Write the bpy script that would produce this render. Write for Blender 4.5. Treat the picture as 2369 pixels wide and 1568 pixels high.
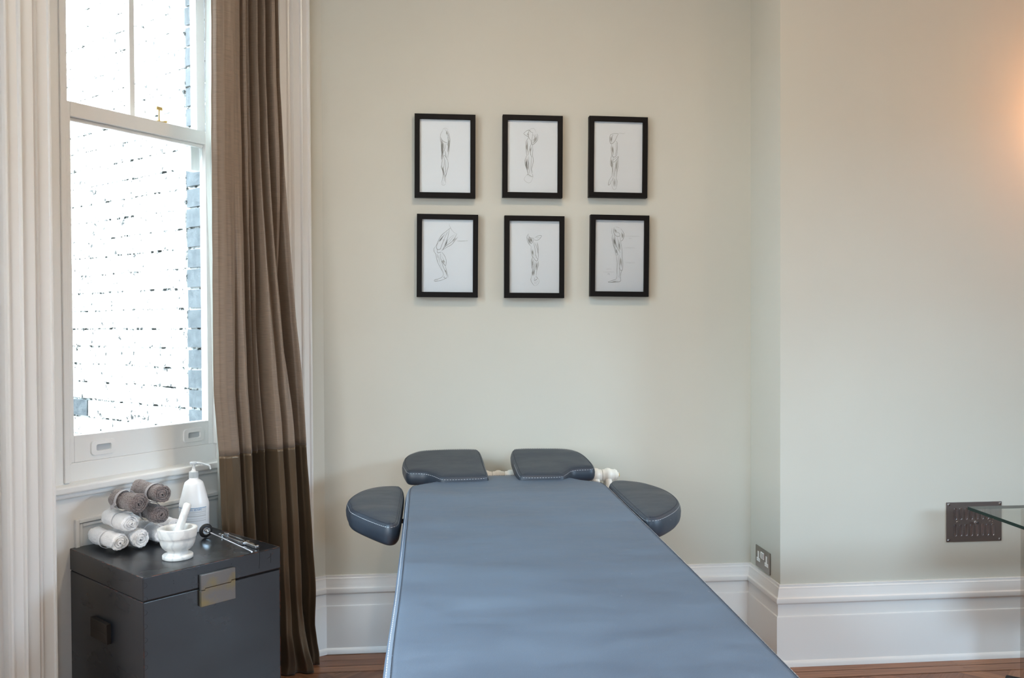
import bpy, bmesh, math, random
from mathutils import Vector, Matrix, noise
random.seed(7)
R = math.radians
scene = bpy.context.scene
for o in list(bpy.data.objects): bpy.data.objects.remove(o)
col = scene.collection

# ------------------------------------------------------------------ camera
F_PX, PITCH, ROLL, YAW, CAM_Z = 1989.0, R(0.866), R(-0.265), R(5.155), 1.45
cd = bpy.data.cameras.new('camera'); cam = bpy.data.objects.new('camera', cd); col.objects.link(cam)
cd.sensor_fit = 'HORIZONTAL'; cd.sensor_width = 36; cd.lens = F_PX/2369*36; cd.clip_start = .05
fw = Vector((math.sin(YAW)*math.cos(PITCH), math.cos(YAW)*math.cos(PITCH), -math.sin(PITCH)))
rt = Vector((math.cos(YAW), -math.sin(YAW), 0)); up = rt.cross(fw)
r2 = math.cos(ROLL)*rt + math.sin(ROLL)*up; u2 = -math.sin(ROLL)*rt + math.cos(ROLL)*up
M = Matrix((r2, u2, -fw)).transposed().to_4x4(); M.translation = (0, 0, CAM_Z)
cam.matrix_world = M
scene.camera = cam

# ------------------------------------------------------------------ world, light, exposure
scene.view_settings.view_transform = 'Standard'; scene.view_settings.look = 'None'
scene.view_settings.gamma = 1; scene.view_settings.use_curve_mapping = False
scene.view_settings.exposure = 0.2
w = bpy.data.worlds.new('sky'); scene.world = w; w.use_nodes = True
bg = w.node_tree.nodes['Background']; bg.inputs[0].default_value = (.74, .88, 1, 1); bg.inputs[1].default_value = .8

def area(name, loc, target, sx, sy, power, color, portal=False):
    d = bpy.data.lights.new(name, 'AREA'); d.shape = 'RECTANGLE'; d.size = sx; d.size_y = sy
    d.energy = power; d.color = color
    o = bpy.data.objects.new(name, d); col.objects.link(o); o.location = loc
    o.rotation_euler = (Vector(target)-Vector(loc)).to_track_quat('-Z', 'Y').to_euler()
    if portal: d.cycles.is_portal = True
    return o
def point(name, loc, power, color, r=.08):
    d = bpy.data.lights.new(name, 'POINT'); d.energy = power; d.color = color; d.shadow_soft_size = r
    o = bpy.data.objects.new(name, d); col.objects.link(o); o.location = loc
    return o
WARM = (1, .70, .46)
COOL = (.60, .78, 1)
# daylight through the bay's middle window, plus fill lamps added to brighten the scene
area('daylight_bay', (-3.2, 1.15, 3.65), (1.2, 2.2, .7), 2.4, 1.5, 300, (.47, .77, 1))
area('fill_bay_near', (-1.32, -.29, 1.45), (.0, 2.6, .8), .75, 1.0, 20, (.55, .78, 1))  # added fill lamp outside the near bay cant, brightens the window wall
area('fill_right', (9.0, -.6, 4.0), (-.9, 3.0, .8), 2.6, 1.6, 660, (.54, .77, 1))  # added blue fill from the right for trunk front and window woodwork
area('fill_bay_close', (-1.64, 1.45, 1.65), (.6, 1.95, .9), 1.3, 1.4, 25, (1, .94, .88))  # added warm-white fill lamp in the bay opening
area('fill_courtyard', (-3.0, 3.3, 3.7), (-1.3, 3.9, 1.6), 1.6, 1.6, 700, (.88, .95, 1))  # added area lamp standing in for sky light on the brick wall
area('fill_rear', (1.9, -9.0, 4.4), (2.1, 3.5, .7), 3.0, 1.6, 1050, (.55, .78, 1))  # added blue fill lamp behind the camera for the lower walls
area('portal_bay_window', (-1.69, 1.62, 1.93), (1, 1.62, 1.93), 1.6, 2.05, 1, (1, 1, 1), True)
area('portal_side_window', (-.986, 3.62, 1.95), (.2, 2.72, 1.95), .62, 2.0, 1, (1, 1, 1), True)

# ------------------------------------------------------------------ materials
def nt(m): return m.node_tree.nodes, m.node_tree.links
def mat(name, color, rough=.5, metal=0, spec=.5, bump=None, var=None, coat=0, sheen=0, trans=0, ior=1.45, sss=0):
    m = bpy.data.materials.new(name); m.use_nodes = True; N, Lk = nt(m); b = N['Principled BSDF']
    b.inputs['Base Color'].default_value = (*color, 1); b.inputs['Roughness'].default_value = rough
    b.inputs['Metallic'].default_value = metal; b.inputs['Specular IOR Level'].default_value = spec
    b.inputs['Coat Weight'].default_value = coat; b.inputs['Coat Roughness'].default_value = .25
    b.inputs['Sheen Weight'].default_value = sheen; b.inputs['Transmission Weight'].default_value = trans
    b.inputs['IOR'].default_value = ior
    if sss: b.inputs['Subsurface Weight'].default_value = sss; b.inputs['Subsurface Radius'].default_value = (.02, .02, .02)
    tc = N.new('ShaderNodeTexCoord')
    if bump:
        sc, st, dist = bump
        n = N.new('ShaderNodeTexNoise'); n.inputs['Scale'].default_value = sc; n.inputs['Detail'].default_value = 4
        bp = N.new('ShaderNodeBump'); bp.inputs['Strength'].default_value = st; bp.inputs['Distance'].default_value = dist
        Lk.new(tc.outputs['Object'], n.inputs['Vector']); Lk.new(n.outputs[0], bp.inputs['Height']); Lk.new(bp.outputs[0], b.inputs['Normal'])
    if var:
        sc, c2, lo, hi = var
        n = N.new('ShaderNodeTexNoise'); n.inputs['Scale'].default_value = sc; n.inputs['Detail'].default_value = 6
        rp = N.new('ShaderNodeValToRGB'); rp.color_ramp.elements[0].position = lo; rp.color_ramp.elements[1].position = hi
        rp.color_ramp.elements[0].color = (*color, 1); rp.color_ramp.elements[1].color = (*c2, 1)
        Lk.new(tc.outputs['Object'], n.inputs['Vector']); Lk.new(n.outputs[0], rp.inputs[0]); Lk.new(rp.outputs[0], b.inputs['Base Color'])
    return m
def srgb(r, g, b):
    return tuple(((v/255)/12.92 if v/255 < .04045 else ((v/255+.055)/1.055)**2.4) for v in (r, g, b))

M_WALL = mat('wall_paint', srgb(203, 200, 188), .85, bump=(35, .06, .004), var=(1.3, srgb(199, 196, 184), .35, .7))
M_TRIM = mat('white_gloss_paint', srgb(226, 224, 221), .32, bump=(14, .05, .004))
M_SASH = mat('sash_paint', srgb(238, 238, 236), .3, bump=(20, .04, .004))
M_CEIL = mat('ceiling_paint', srgb(240, 236, 228), .9)
M_BLACKFRAME = mat('black_frame_wood', srgb(13, 9, 8), .55, spec=.22)
M_PAPER = mat('drawing_paper', srgb(232, 233, 238), .8)
M_PENCIL = mat('pencil_dark', srgb(116, 114, 112), .8)
M_PENCIL2 = mat('pencil_light', srgb(158, 156, 154), .8)
M_STEEL = mat('brushed_steel', srgb(150, 142, 134), .34, 1, bump=(60, .05, .0005))
M_CHROME = mat('chrome', (.85, .87, .9), .1, 1)
M_VENT = mat('vent_brushed_metal', srgb(118, 108, 103), .42, .7)
M_SLOT = mat('polished_slot_metal', srgb(150, 150, 156), .22, 1)
M_DARK = mat('dark_void', (.012, .012, .012), .8)
M_PLASTIC = mat('white_plastic', srgb(238, 238, 236), .35)
M_GREYPL = mat('grey_plastic', srgb(190, 195, 198), .4)
M_RUBBER = mat('black_rubber', srgb(22, 22, 24), .5)
M_BRASS = mat('brass', srgb(226, 196, 128), .35, .6)
M_RAD = mat('radiator_enamel', srgb(236, 232, 222), .3)
M_RIBBON = mat('grey_satin_ribbon', srgb(176, 172, 176), .35, sheen=.4)
M_RIBBONW = mat('white_satin_ribbon', srgb(244, 244, 246), .35, sheen=.4)
M_STITCH = mat('white_thread', srgb(205, 208, 212), .7)
M_STITCHD = mat('dark_thread', srgb(40, 46, 56), .7)
M_BLUE = mat('blue_label_ink', srgb(60, 130, 185), .5)
M_LABEL = mat('pale_label', srgb(216, 220, 224), .5)
M_LABELG = mat('grey_label_print', srgb(188, 190, 192), .5)
M_BOTTLE = mat('white_bottle', srgb(246, 248, 250), .3, sss=.2)
M_WOODLEG = mat('beech_wood', srgb(150, 100, 60), .45, var=(8, srgb(120, 76, 42), .3, .7))
M_ALLOY = mat('dark_alloy', srgb(60, 60, 62), .4, .6)

def leather(name, c1, c2, edge):
    m = bpy.data.materials.new(name); m.use_nodes = True; N, Lk = nt(m); b = N['Principled BSDF']
    tc = N.new('ShaderNodeTexCoord')
    n = N.new('ShaderNodeTexNoise'); n.inputs['Scale'].default_value = 4.5; n.inputs['Detail'].default_value = 10; n.inputs['Roughness'].default_value = .68
    mp = N.new('ShaderNodeMapping'); mp.inputs['Scale'].default_value = (.7, 1.6, 1)
    Lk.new(tc.outputs['Object'], mp.inputs[0]); Lk.new(mp.outputs[0], n.inputs['Vector'])
    rp = N.new('ShaderNodeValToRGB'); rp.color_ramp.elements[0].position = .3; rp.color_ramp.elements[1].position = .75
    rp.color_ramp.elements[0].color = (*c1, 1); rp.color_ramp.elements[1].color = (*c2, 1)
    Lk.new(n.outputs[0], rp.inputs[0]); 
    # dust specks
    v = N.new('ShaderNodeTexVoronoi'); v.inputs['Scale'].default_value = 13
    Lk.new(tc.outputs['Object'], v.inputs['Vector'])
    lt = N.new('ShaderNodeMath'); lt.operation = 'LESS_THAN'; lt.inputs[1].default_value = .022; Lk.new(v.outputs['Distance'], lt.inputs[0])
    mx = N.new('ShaderNodeMix'); mx.data_type = 'RGBA'; mx.inputs[7].default_value = (.45, .47, .5, 1)
    ml = N.new('ShaderNodeMath'); ml.operation = 'MULTIPLY'; ml.inputs[1].default_value = .35; Lk.new(lt.outputs[0], ml.inputs[0])
    Lk.new(ml.outputs[0], mx.inputs[0]); Lk.new(rp.outputs[0], mx.inputs[6]); Lk.new(mx.outputs[2], b.inputs['Base Color'])
    g = N.new('ShaderNodeTexVoronoi'); g.inputs['Scale'].default_value = 420
    Lk.new(tc.outputs['Object'], g.inputs['Vector'])
    bp = N.new('ShaderNodeBump'); bp.inputs['Strength'].default_value = .12; bp.inputs['Distance'].default_value = .001
    Lk.new(g.outputs['Distance'], bp.inputs['Height']); Lk.new(bp.outputs[0], b.inputs['Normal'])
    rr = N.new('ShaderNodeMapRange'); rr.inputs['From Min'].default_value = .3; rr.inputs['From Max'].default_value = .7; rr.inputs['To Min'].default_value = .36; rr.inputs['To Max'].default_value = .56; Lk.new(n.outputs[0], rr.inputs[0]); Lk.new(rr.outputs[0], b.inputs['Roughness'])
    b.inputs['Specular IOR Level'].default_value = edge
    return m
M_BED = leather('blue_grey_vinyl', srgb(64, 78, 96), srgb(86, 102, 120), .55)
M_PAD = leather('slate_vinyl', srgb(36, 44, 54), srgb(46, 56, 68), .5)

def chest_mat():
    m = bpy.data.materials.new('black_lacquer'); m.use_nodes = True; N, Lk = nt(m); b = N['Principled BSDF']
    tc = N.new('ShaderNodeTexCoord')
    n = N.new('ShaderNodeTexNoise'); n.inputs['Scale'].default_value = 3; n.inputs['Detail'].default_value = 5
    mp = N.new('ShaderNodeMapping'); mp.inputs['Scale'].default_value = (1, 1, 2.5)
    Lk.new(tc.outputs['Object'], mp.inputs[0]); Lk.new(mp.outputs[0], n.inputs['Vector'])
    rp = N.new('ShaderNodeValToRGB'); rp.color_ramp.elements[0].color = (*srgb(12, 14, 18), 1); rp.color_ramp.elements[1].color = (*srgb(19, 25, 33), 1)
    Lk.new(n.outputs[0], rp.inputs[0]); Lk.new(rp.outputs[0], b.inputs['Base Color'])
    rr = N.new('ShaderNodeMapRange'); rr.inputs['To Min'].default_value = .18; rr.inputs['To Max'].default_value = .40
    Lk.new(n.outputs[0], rr.inputs[0]); Lk.new(rr.outputs[0], b.inputs['Roughness'])
    bp = N.new('ShaderNodeBump'); bp.inputs['Strength'].default_value = .02; bp.inputs['Distance'].default_value = .002
    Lk.new(n.outputs[0], bp.inputs['Height']); Lk.new(bp.outputs[0], b.inputs['Normal'])
    b.inputs['Specular IOR Level'].default_value = .85
    return m
M_CHEST = chest_mat()
M_WORN = mat('worn_red_lacquer_edge', srgb(120, 66, 44), .5, var=(40, srgb(26, 22, 22), .40, .52))
M_CLASP = mat('aged_brass_plate', srgb(138, 136, 134), .42, .8, var=(12, srgb(160, 146, 104), .52, .72), bump=(30, .05, .001))
M_CLASPD = mat('dark_iron', srgb(46, 40, 36), .5, .5)

def terry(name, c, c2):
    m = bpy.data.materials.new(name); m.use_nodes = True; N, Lk = nt(m); b = N['Principled BSDF']
    tc = N.new('ShaderNodeTexCoord'); n = N.new('ShaderNodeTexVoronoi'); n.inputs['Scale'].default_value = 330
    Lk.new(tc.outputs['Object'], n.inputs['Vector'])
    rp = N.new('ShaderNodeValToRGB'); rp.color_ramp.elements[0].color = (*c, 1); rp.color_ramp.elements[1].color = (*c2, 1); rp.color_ramp.elements[1].position = .75
    Lk.new(n.outputs['Distance'], rp.inputs[0]); Lk.new(rp.outputs[0], b.inputs['Base Color'])
    bp = N.new('ShaderNodeBump'); bp.inputs['Strength'].default_value = .7; bp.inputs['Distance'].default_value = .003; bp.invert = True
    Lk.new(n.outputs['Distance'], bp.inputs['Height']); Lk.new(bp.outputs[0], b.inputs['Normal'])
    b.inputs['Roughness'].default_value = 1; b.inputs['Sheen Weight'].default_value = .5; b.inputs['Specular IOR Level'].default_value = .1
    return m
M_TOWW = terry('white_terry', srgb(252, 252, 252), srgb(242, 242, 244)); M_TOWW.node_tree.nodes['Bump'].inputs['Strength'].default_value = .4
M_TOWG = terry('grey_terry', srgb(164, 152, 150), srgb(104, 92, 90))

def marble():
    m = bpy.data.materials.new('white_marble'); m.use_nodes = True; N, Lk = nt(m); b = N['Principled BSDF']
    tc = N.new('ShaderNodeTexCoord'); n = N.new('ShaderNodeTexWave'); n.wave_type = 'BANDS'; n.inputs['Scale'].default_value = 9; n.inputs['Distortion'].default_value = 9; n.inputs['Detail'].default_value = 5; n.inputs['Detail Scale'].default_value = 2
    Lk.new(tc.outputs['Object'], n.inputs['Vector'])
    rp = N.new('ShaderNodeValToRGB'); rp.color_ramp.elements[0].position = 0; rp.color_ramp.elements[1].position = .5
    rp.color_ramp.elements[0].color = (*srgb(214, 214, 212), 1); rp.color_ramp.elements[1].color = (*srgb(232, 231, 227), 1)
    Lk.new(n.outputs[0], rp.inputs[0]); Lk.new(rp.outputs[0], b.inputs['Base Color'])
    b.inputs['Roughness'].default_value = .28
    return m
M_MARBLE = marble()

def fabric(name, c, satin=False):
    m = bpy.data.materials.new(name); m.use_nodes = True; N, Lk = nt(m); b = N['Principled BSDF']
    uv = N.new('ShaderNodeUVMap'); uv.uv_map = 'UVMap'; sp = N.new('ShaderNodeSeparateXYZ'); Lk.new(uv.outputs[0], sp.inputs[0])
    if not satin:
        pp = N.new('ShaderNodeMath'); pp.operation = 'PINGPONG'; pp.inputs[1].default_value = .007; Lk.new(sp.outputs[0], pp.inputs[0])
        ad = N.new('ShaderNodeMath'); ad.operation = 'ADD'; Lk.new(pp.outputs[0], ad.inputs[0]); Lk.new(sp.outputs[1], ad.inputs[1])
        ml = N.new('ShaderNodeMath'); ml.operation = 'MULTIPLY'; ml.inputs[1].default_value = 1300; Lk.new(ad.outputs[0], ml.inputs[0])
        sn = N.new('ShaderNodeMath'); sn.operation = 'SINE'; Lk.new(ml.outputs[0], sn.inputs[0])
        n = N.new('ShaderNodeTexNoise'); n.inputs['Scale'].default_value = 1; n.inputs['Detail'].default_value = 3
        mp = N.new('ShaderNodeMapping'); mp.inputs['Scale'].default_value = (22, 600, 1); Lk.new(uv.outputs[0], mp.inputs[0]); Lk.new(mp.outputs[0], n.inputs['Vector'])
        mr = N.new('ShaderNodeMapRange'); mr.inputs[1].default_value = -1; mr.inputs[3].default_value = .35; mr.inputs[4].default_value = .65; Lk.new(sn.outputs[0], mr.inputs[0])
        a2 = N.new('ShaderNodeMath'); a2.operation = 'ADD'; Lk.new(mr.outputs[0], a2.inputs[0]); Lk.new(n.outputs[0], a2.inputs[1])
        rp = N.new('ShaderNodeValToRGB'); rp.color_ramp.elements[0].position = .6; rp.color_ramp.elements[1].position = 1.0
        rp.color_ramp.elements[0].position = .55
        rp.color_ramp.elements[0].color = (*[x*.72 for x in c], 1); rp.color_ramp.elements[1].color = (*[min(1, x*1.3) for x in c], 1)
        hf = N.new('ShaderNodeMath'); hf.operation = 'MULTIPLY'; hf.inputs[1].default_value = .78; Lk.new(a2.outputs[0], hf.inputs[0])
        Lk.new(hf.outputs[0], rp.inputs[0]); Lk.new(rp.outputs[0], b.inputs['Base Color'])
        bp = N.new('ShaderNodeBump'); bp.inputs['Strength'].default_value = .25; bp.inputs['Distance'].default_value = .001
        Lk.new(a2.outputs[0], bp.inputs['Height']); Lk.new(bp.outputs[0], b.inputs['Normal'])
        b.inputs['Roughness'].default_value = .5; b.inputs['Sheen Weight'].default_value = .25
    else:
        b.inputs['Base Color'].default_value = (*c, 1); b.inputs['Roughness'].default_value = .34; b.inputs['Anisotropic'].default_value = .5
        b.inputs['Sheen Weight'].default_value = .15
        n = N.new('ShaderNodeTexNoise'); mp = N.new('ShaderNodeMapping'); mp.inputs['Scale'].default_value = (60, 8, 1); Lk.new(uv.outputs[0], mp.inputs[0]); Lk.new(mp.outputs[0], n.inputs['Vector']); n.inputs['Scale'].default_value = 1
        bp = N.new('ShaderNodeBump'); bp.inputs['Strength'].default_value = .1; bp.inputs['Distance'].default_value = .004
        Lk.new(n.outputs[0], bp.inputs['Height']); Lk.new(bp.outputs[0], b.inputs['Normal'])
    return m
M_CURT = fabric('brown_herringbone', srgb(124, 106, 89))
M_SATIN = fabric('dark_brown_satin', srgb(98, 81, 61), True); M_SATIN.node_tree.nodes['Principled BSDF'].inputs['Metallic'].default_value = .5
def lining_mat():
    m = bpy.data.materials.new('pale_lining'); m.use_nodes = True; N, Lk = nt(m); out = N['Material Output']; N.remove(N['Principled BSDF'])
    d = N.new('ShaderNodeBsdfDiffuse'); d.inputs[0].default_value = (.85, .88, .85, 1); t = N.new('ShaderNodeBsdfTranslucent'); t.inputs[0].default_value = (.85, .9, .87, 1)
    mx = N.new('ShaderNodeMixShader'); mx.inputs[0].default_value = .5; Lk.new(d.outputs[0], mx.inputs[1]); Lk.new(t.outputs[0], mx.inputs[2]); Lk.new(mx.outputs[0], out.inputs[0])
    return m
M_LINING = lining_mat()
def glass_mat(name, tint, refl=1.45, strength=1.0):
    m = bpy.data.materials.new(name); m.use_nodes = True; N, Lk = nt(m); out = N['Material Output']; N.remove(N['Principled BSDF'])
    t = N.new('ShaderNodeBsdfTransparent'); t.inputs[0].default_value = (*tint, 1)
    g = N.new('ShaderNodeBsdfGlossy'); g.inputs['Roughness'].default_value = .02
    f = N.new('ShaderNodeFresnel'); f.inputs[0].default_value = refl
    ml = N.new('ShaderNodeMath'); ml.operation = 'MULTIPLY'; ml.inputs[1].default_value = strength; Lk.new(f.outputs[0], ml.inputs[0])
    mx = N.new('ShaderNodeMixShader'); Lk.new(ml.outputs[0], mx.inputs[0]); Lk.new(t.outputs[0], mx.inputs[1]); Lk.new(g.outputs[0], mx.inputs[2]); Lk.new(mx.outputs[0], out.inputs[0])
    return m
M_PANE = glass_mat('window_glass', (.97, .985, .98), 1.45, .8)
M_PICGLASS = glass_mat('picture_glass', (.98, .99, .985), 1.3)
M_TABLEGLASS = glass_mat('table_glass', (.87, .92, .89))
M_GLASSEDGE = mat('green_glass_edge', srgb(6, 32, 26), .15, spec=.25)
M_SMOKE = glass_mat('smoked_glass_panel', (.90, .88, .86))

def brick_mat(name, c1, c2, lo, hi):
    m = bpy.data.materials.new(name); m.use_nodes = True; N, Lk = nt(m); b = N['Principled BSDF']
    tc = N.new('ShaderNodeTexCoord'); n = N.new('ShaderNodeTexNoise'); n.inputs['Scale'].default_value = 26; n.inputs['Detail'].default_value = 9; n.inputs['Roughness'].default_value = .65
    Lk.new(tc.outputs['Object'], n.inputs['Vector'])
    rp = N.new('ShaderNodeValToRGB'); rp.color_ramp.elements[0].position = lo; rp.color_ramp.elements[1].position = hi
    rp.color_ramp.elements[0].color = (*c1, 1); rp.color_ramp.elements[1].color = (*c2, 1)
    Lk.new(n.outputs[0], rp.inputs[0]); Lk.new(rp.outputs[0], b.inputs['Base Color'])
    bp = N.new('ShaderNodeBump'); bp.inputs['Strength'].default_value = .6; bp.inputs['Distance'].default_value = .01
    Lk.new(n.outputs[0], bp.inputs['Height']); Lk.new(bp.outputs[0], b.inputs['Normal']); b.inputs['Roughness'].default_value = .9
    return m
M_BRICK = brick_mat('limewashed_brick', srgb(46, 48, 48), srgb(248, 248, 246), .36, .45)
M_BRICKD = brick_mat('blue_grey_brick', srgb(52, 60, 66), srgb(84, 90, 94), .3, .7)
M_MORTAR = brick_mat('lime_mortar', srgb(34, 36, 34), srgb(246, 246, 244), .42, .52)

def parquet():
    m = bpy.data.materials.new('oak_parquet'); m.use_nodes = True; N, Lk = nt(m); b = N['Principled BSDF']
    g = N.new('ShaderNodeNewGeometry'); rp = N.new('ShaderNodeValToRGB')
    rp.color_ramp.elements[0].color = (*srgb(128, 84, 58), 1); rp.color_ramp.elements[1].color = (*srgb(164, 116, 84), 1)
    Lk.new(g.outputs['Random Per Island'], rp.inputs[0])
    uv = N.new('ShaderNodeUVMap'); uv.uv_map = 'UVMap'; mp = N.new('ShaderNodeMapping'); mp.inputs['Scale'].default_value = (4, 90, 1); Lk.new(uv.outputs[0], mp.inputs[0])
    n = N.new('ShaderNodeTexNoise'); n.inputs['Scale'].default_value = 1; n.inputs['Detail'].default_value = 6; Lk.new(mp.outputs[0], n.inputs['Vector'])
    r2_ = N.new('ShaderNodeValToRGB'); r2_.color_ramp.elements[0].position = .3; r2_.color_ramp.elements[1].position = .7
    r2_.color_ramp.elements[0].color = (.62, .6, .58, 1); r2_.color_ramp.elements[1].color = (1.1, 1.1, 1.1, 1); Lk.new(n.outputs[0], r2_.inputs[0])
    mx = N.new('ShaderNodeMix'); mx.data_type = 'RGBA'; mx.blend_type = 'MULTIPLY'; mx.inputs[0].default_value = 1
    Lk.new(rp.outputs[0], mx.inputs[6]); Lk.new(r2_.outputs[0], mx.inputs[7]); Lk.new(mx.outputs[2], b.inputs['Base Color'])
    b.inputs['Roughness'].default_value = .4
    return m
M_FLOOR = parquet()

# ------------------------------------------------------------------ mesh builder
class MB:
    def __init__(s): s.v = []; s.f = []; s.m = []; s.uv = {}; s.mats = []
    def add(s, vs, fs, mi=0, uvs=None):
        b = len(s.v); s.v += [Vector(p) for p in vs]
        for k, f in enumerate(fs):
            s.f.append([b+i for i in f]); s.m.append(mi)
            if uvs: s.uv[len(s.f)-1] = [uvs[i] for i in f]
    def box(s, lo, hi, T=None, mi=0):
        x0, y0, z0 = lo; x1, y1, z1 = hi
        P = [Vector(p) for p in ((x0,y0,z0),(x1,y0,z0),(x1,y1,z0),(x0,y1,z0),(x0,y0,z1),(x1,y0,z1),(x1,y1,z1),(x0,y1,z1))]
        if T: P = [T(p) if callable(T) else T@p for p in P]
        s.add(P, [(0,3,2,1),(4,5,6,7),(0,1,5,4),(1,2,6,5),(2,3,7,6),(3,0,4,7)], mi)
    def loft(s, rings, close=True, cap=True, mi=0):
        n = len(rings[0]); vs = [p for r in rings for p in r]; fs = []
        for i in range(len(rings)-1):
            for j in range(n if close else n-1):
                k = (j+1) % n; fs.append((i*n+j, i*n+k, (i+1)*n+k, (i+1)*n+j))
        if cap and close: fs.append(tuple(reversed(range(n)))); fs.append(tuple(range((len(rings)-1)*n, len(rings)*n)))
        s.add(vs, fs, mi)
    def lathe(s, prof, axis=None, n=40, mi=0, T=None):
        rings = []
        for r, h in prof:
            rings.append([Vector((r*math.cos(2*math.pi*k/n), r*math.sin(2*math.pi*k/n), h)) for k in range(n)])
        if T: rings = [[T@p for p in r] for r in rings]
        s.loft(rings, cap=True, mi=mi)
    def tube(s, pts, r, n=10, mi=0):
        pts = [Vector(p) for p in pts]; rings = []; prev = None
        for i, p in enumerate(pts):
            d = (pts[min(i+1, len(pts)-1)]-pts[max(i-1, 0)]).normalized()
            a = d.orthogonal().normalized() if prev is None else (prev-d*prev.dot(d)).normalized()
            prev = a; b = d.cross(a); rr = r[i] if isinstance(r, (list, tuple)) else r
            rings.append([p+(a*math.cos(2*math.pi*k/n)+b*math.sin(2*math.pi*k/n))*rr for k in range(n)])
        s.loft(rings, mi=mi)
    def build(s, name, mats, parent=None, smooth=False, bevel=0, T=None, sharp=None, normals=True, merge=False):
        me = bpy.data.meshes.new(name)
        vs = [T@p for p in s.v] if T else s.v
        me.from_pydata([tuple(p) for p in vs], [], s.f)
        if not isinstance(mats, (list, tuple)): mats = [mats]
        for m in mats: me.materials.append(m)
        me.polygons.foreach_set('material_index', s.m)
        if s.uv:
            ul = me.uv_layers.new(name='UVMap')
            for fi, uvs in s.uv.items():
                for li, u in zip(me.polygons[fi].loop_indices, uvs): ul.data[li].uv = u
        me.update()
        if normals:
            bm = bmesh.new(); bm.from_mesh(me); bmesh.ops.remove_doubles(bm, verts=bm.verts, dist=1e-6) if merge else None; bmesh.ops.recalc_face_normals(bm, faces=bm.faces); bm.to_mesh(me); bm.free()
        o = bpy.data.objects.new(name, me); col.objects.link(o)
        if parent: o.parent = parent
        if smooth:
            for p in me.polygons: p.use_smooth = True
            me.set_sharp_from_angle(angle=R(sharp or 40))
        if bevel:
            b = o.modifiers.new('bevel', 'BEVEL'); b.width = bevel; b.segments = 2; b.limit_method = 'ANGLE'; b.angle_limit = R(40)
        return o
def thing(name, label, cat, loc=(0, 0, 0), rot=(0, 0, 0), group=None):
    o = bpy.data.objects.new(name, None); col.objects.link(o); o.location = loc; o.rotation_euler = rot
    o.empty_display_size = .05
    o['label'] = label; o['category'] = cat
    if group: o['group'] = group
    return o
def tag(o, label, cat, group=None):
    o['label'] = label; o['category'] = cat
    if group: o['group'] = group
    return o
def struct(o, label=None):
    o['kind'] = 'structure'
    if label: o['label'] = label
    return o
def smooth_closed(pts, n=4):
    out = []; N_ = len(pts); pts = [Vector(p) for p in pts]
    for i in range(N_):
        p0, p1, p2, p3 = pts[i-1], pts[i], pts[(i+1) % N_], pts[(i+2) % N_]
        for k in range(n):
            t = k/n; out.append(.5*((2*p1)+(p2-p0)*t+(2*p0-5*p1+4*p2-p3)*t*t+(3*p1-p0-3*p2+p3)*t**3))
    return out
def smooth_open(pts, n=5):
    pts = [Vector(p) for p in pts]; q = [pts[0]*2-pts[1]]+pts+[pts[-1]*2-pts[-2]]; out = []
    for i in range(1, len(q)-2):
        p0, p1, p2, p3 = q[i-1:i+3]
        for k in range(n):
            t = k/n; out.append(.5*((2*p1)+(p2-p0)*t+(2*p0-5*p1+4*p2-p3)*t*t+(3*p1-p0-3*p2+p3)*t**3))
    out.append(pts[-1]); return out

# ------------------------------------------------------------------ the window wall's own frame: t along, o towards the room, z up
P0 = Vector((-.56, 3.835, 0)); ANG = R(52.778)
WD = Vector((math.cos(ANG), math.sin(ANG), 0)); ND = Vector((WD.y, -WD.x, 0))
def W(t, o, z): return P0+WD*t+ND*o+Vector((0, 0, z))
def TW(p): return W(p[0], p[1], p[2])
CEIL = 3.35; YB = 3.875; YC = 3.532; XA = 1.462
def wall(name, boxes, T=None, m=M_WALL):
    b = MB()
    for lo, hi in boxes: b.box(lo, hi, T)
    return struct(b.build(name, m))

wall('wall_window_side', [((-1.36, -.3, 0), (-1.134, 0, CEIL)), ((-.17, -.3, 0), (.02, 0, CEIL)), ((-1.134, -.3, 2.98), (-.17, 0, CEIL)), ((-1.134, -.3, 0), (-.17, -.14, .872))], TW, M_TRIM)
bb = MB()   # back wall with its narrow splayed facet at the left
E0 = Vector((-.552, 3.838, 0)); E1 = Vector((-.49, YB, 0))
bb.add([E0, E1, Vector((XA, YB, 0)), Vector((XA, YB+.3, 0)), Vector((-.7, YB+.3, 0))]+[p+Vector((0, 0, CEIL)) for p in (E0, E1, Vector((XA, YB, 0)), Vector((XA, YB+.3, 0)), Vector((-.7, YB+.3, 0)))],
       [(0,1,6,5),(1,2,7,6),(2,3,8,7),(3,4,9,8),(4,0,5,9),(4,3,2,1,0),(5,6,7,8,9)])
struct(bb.build('wall_back', M_WALL))
wall('wall_chimney', [((XA, YC, 0), (4.6, YB+.3, CEIL))])
wall('wall_right', [((4.6, -3.4, 0), (4.85, .3, CEIL)), ((4.6, 2.1, 0), (4.85, YB+.3, CEIL)), ((4.6, .3, 0), (4.85, 2.1, .08)), ((4.6, .3, 2.75), (4.85, 2.1, CEIL))])
wall('wall_rear', [((-.7, -3.65, 0), (1.0, -3.4, CEIL)), ((3.4, -3.65, 0), (4.85, -3.4, CEIL)), ((1.0, -3.65, 0), (3.4, -3.4, .6)), ((1.0, -3.65, 2.8), (3.4, -3.4, CEIL))])
V0 = W(-1.36, 0, 0)
wall('wall_bay', [((-1.67, .75-.25, 0), (V0.x, .78, CEIL)), ((-1.67, 2.46, 0), (V0.x, V0.y+.06, CEIL)), ((-1.67, .78, 0), (V0.x, 2.46, .9)), ((-1.67, .78, 2.95), (V0.x, 2.46, CEIL))], None, M_TRIM)
wall('wall_left', [((-.8, -3.65, 0), (-.56, -.43, CEIL))])
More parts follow.
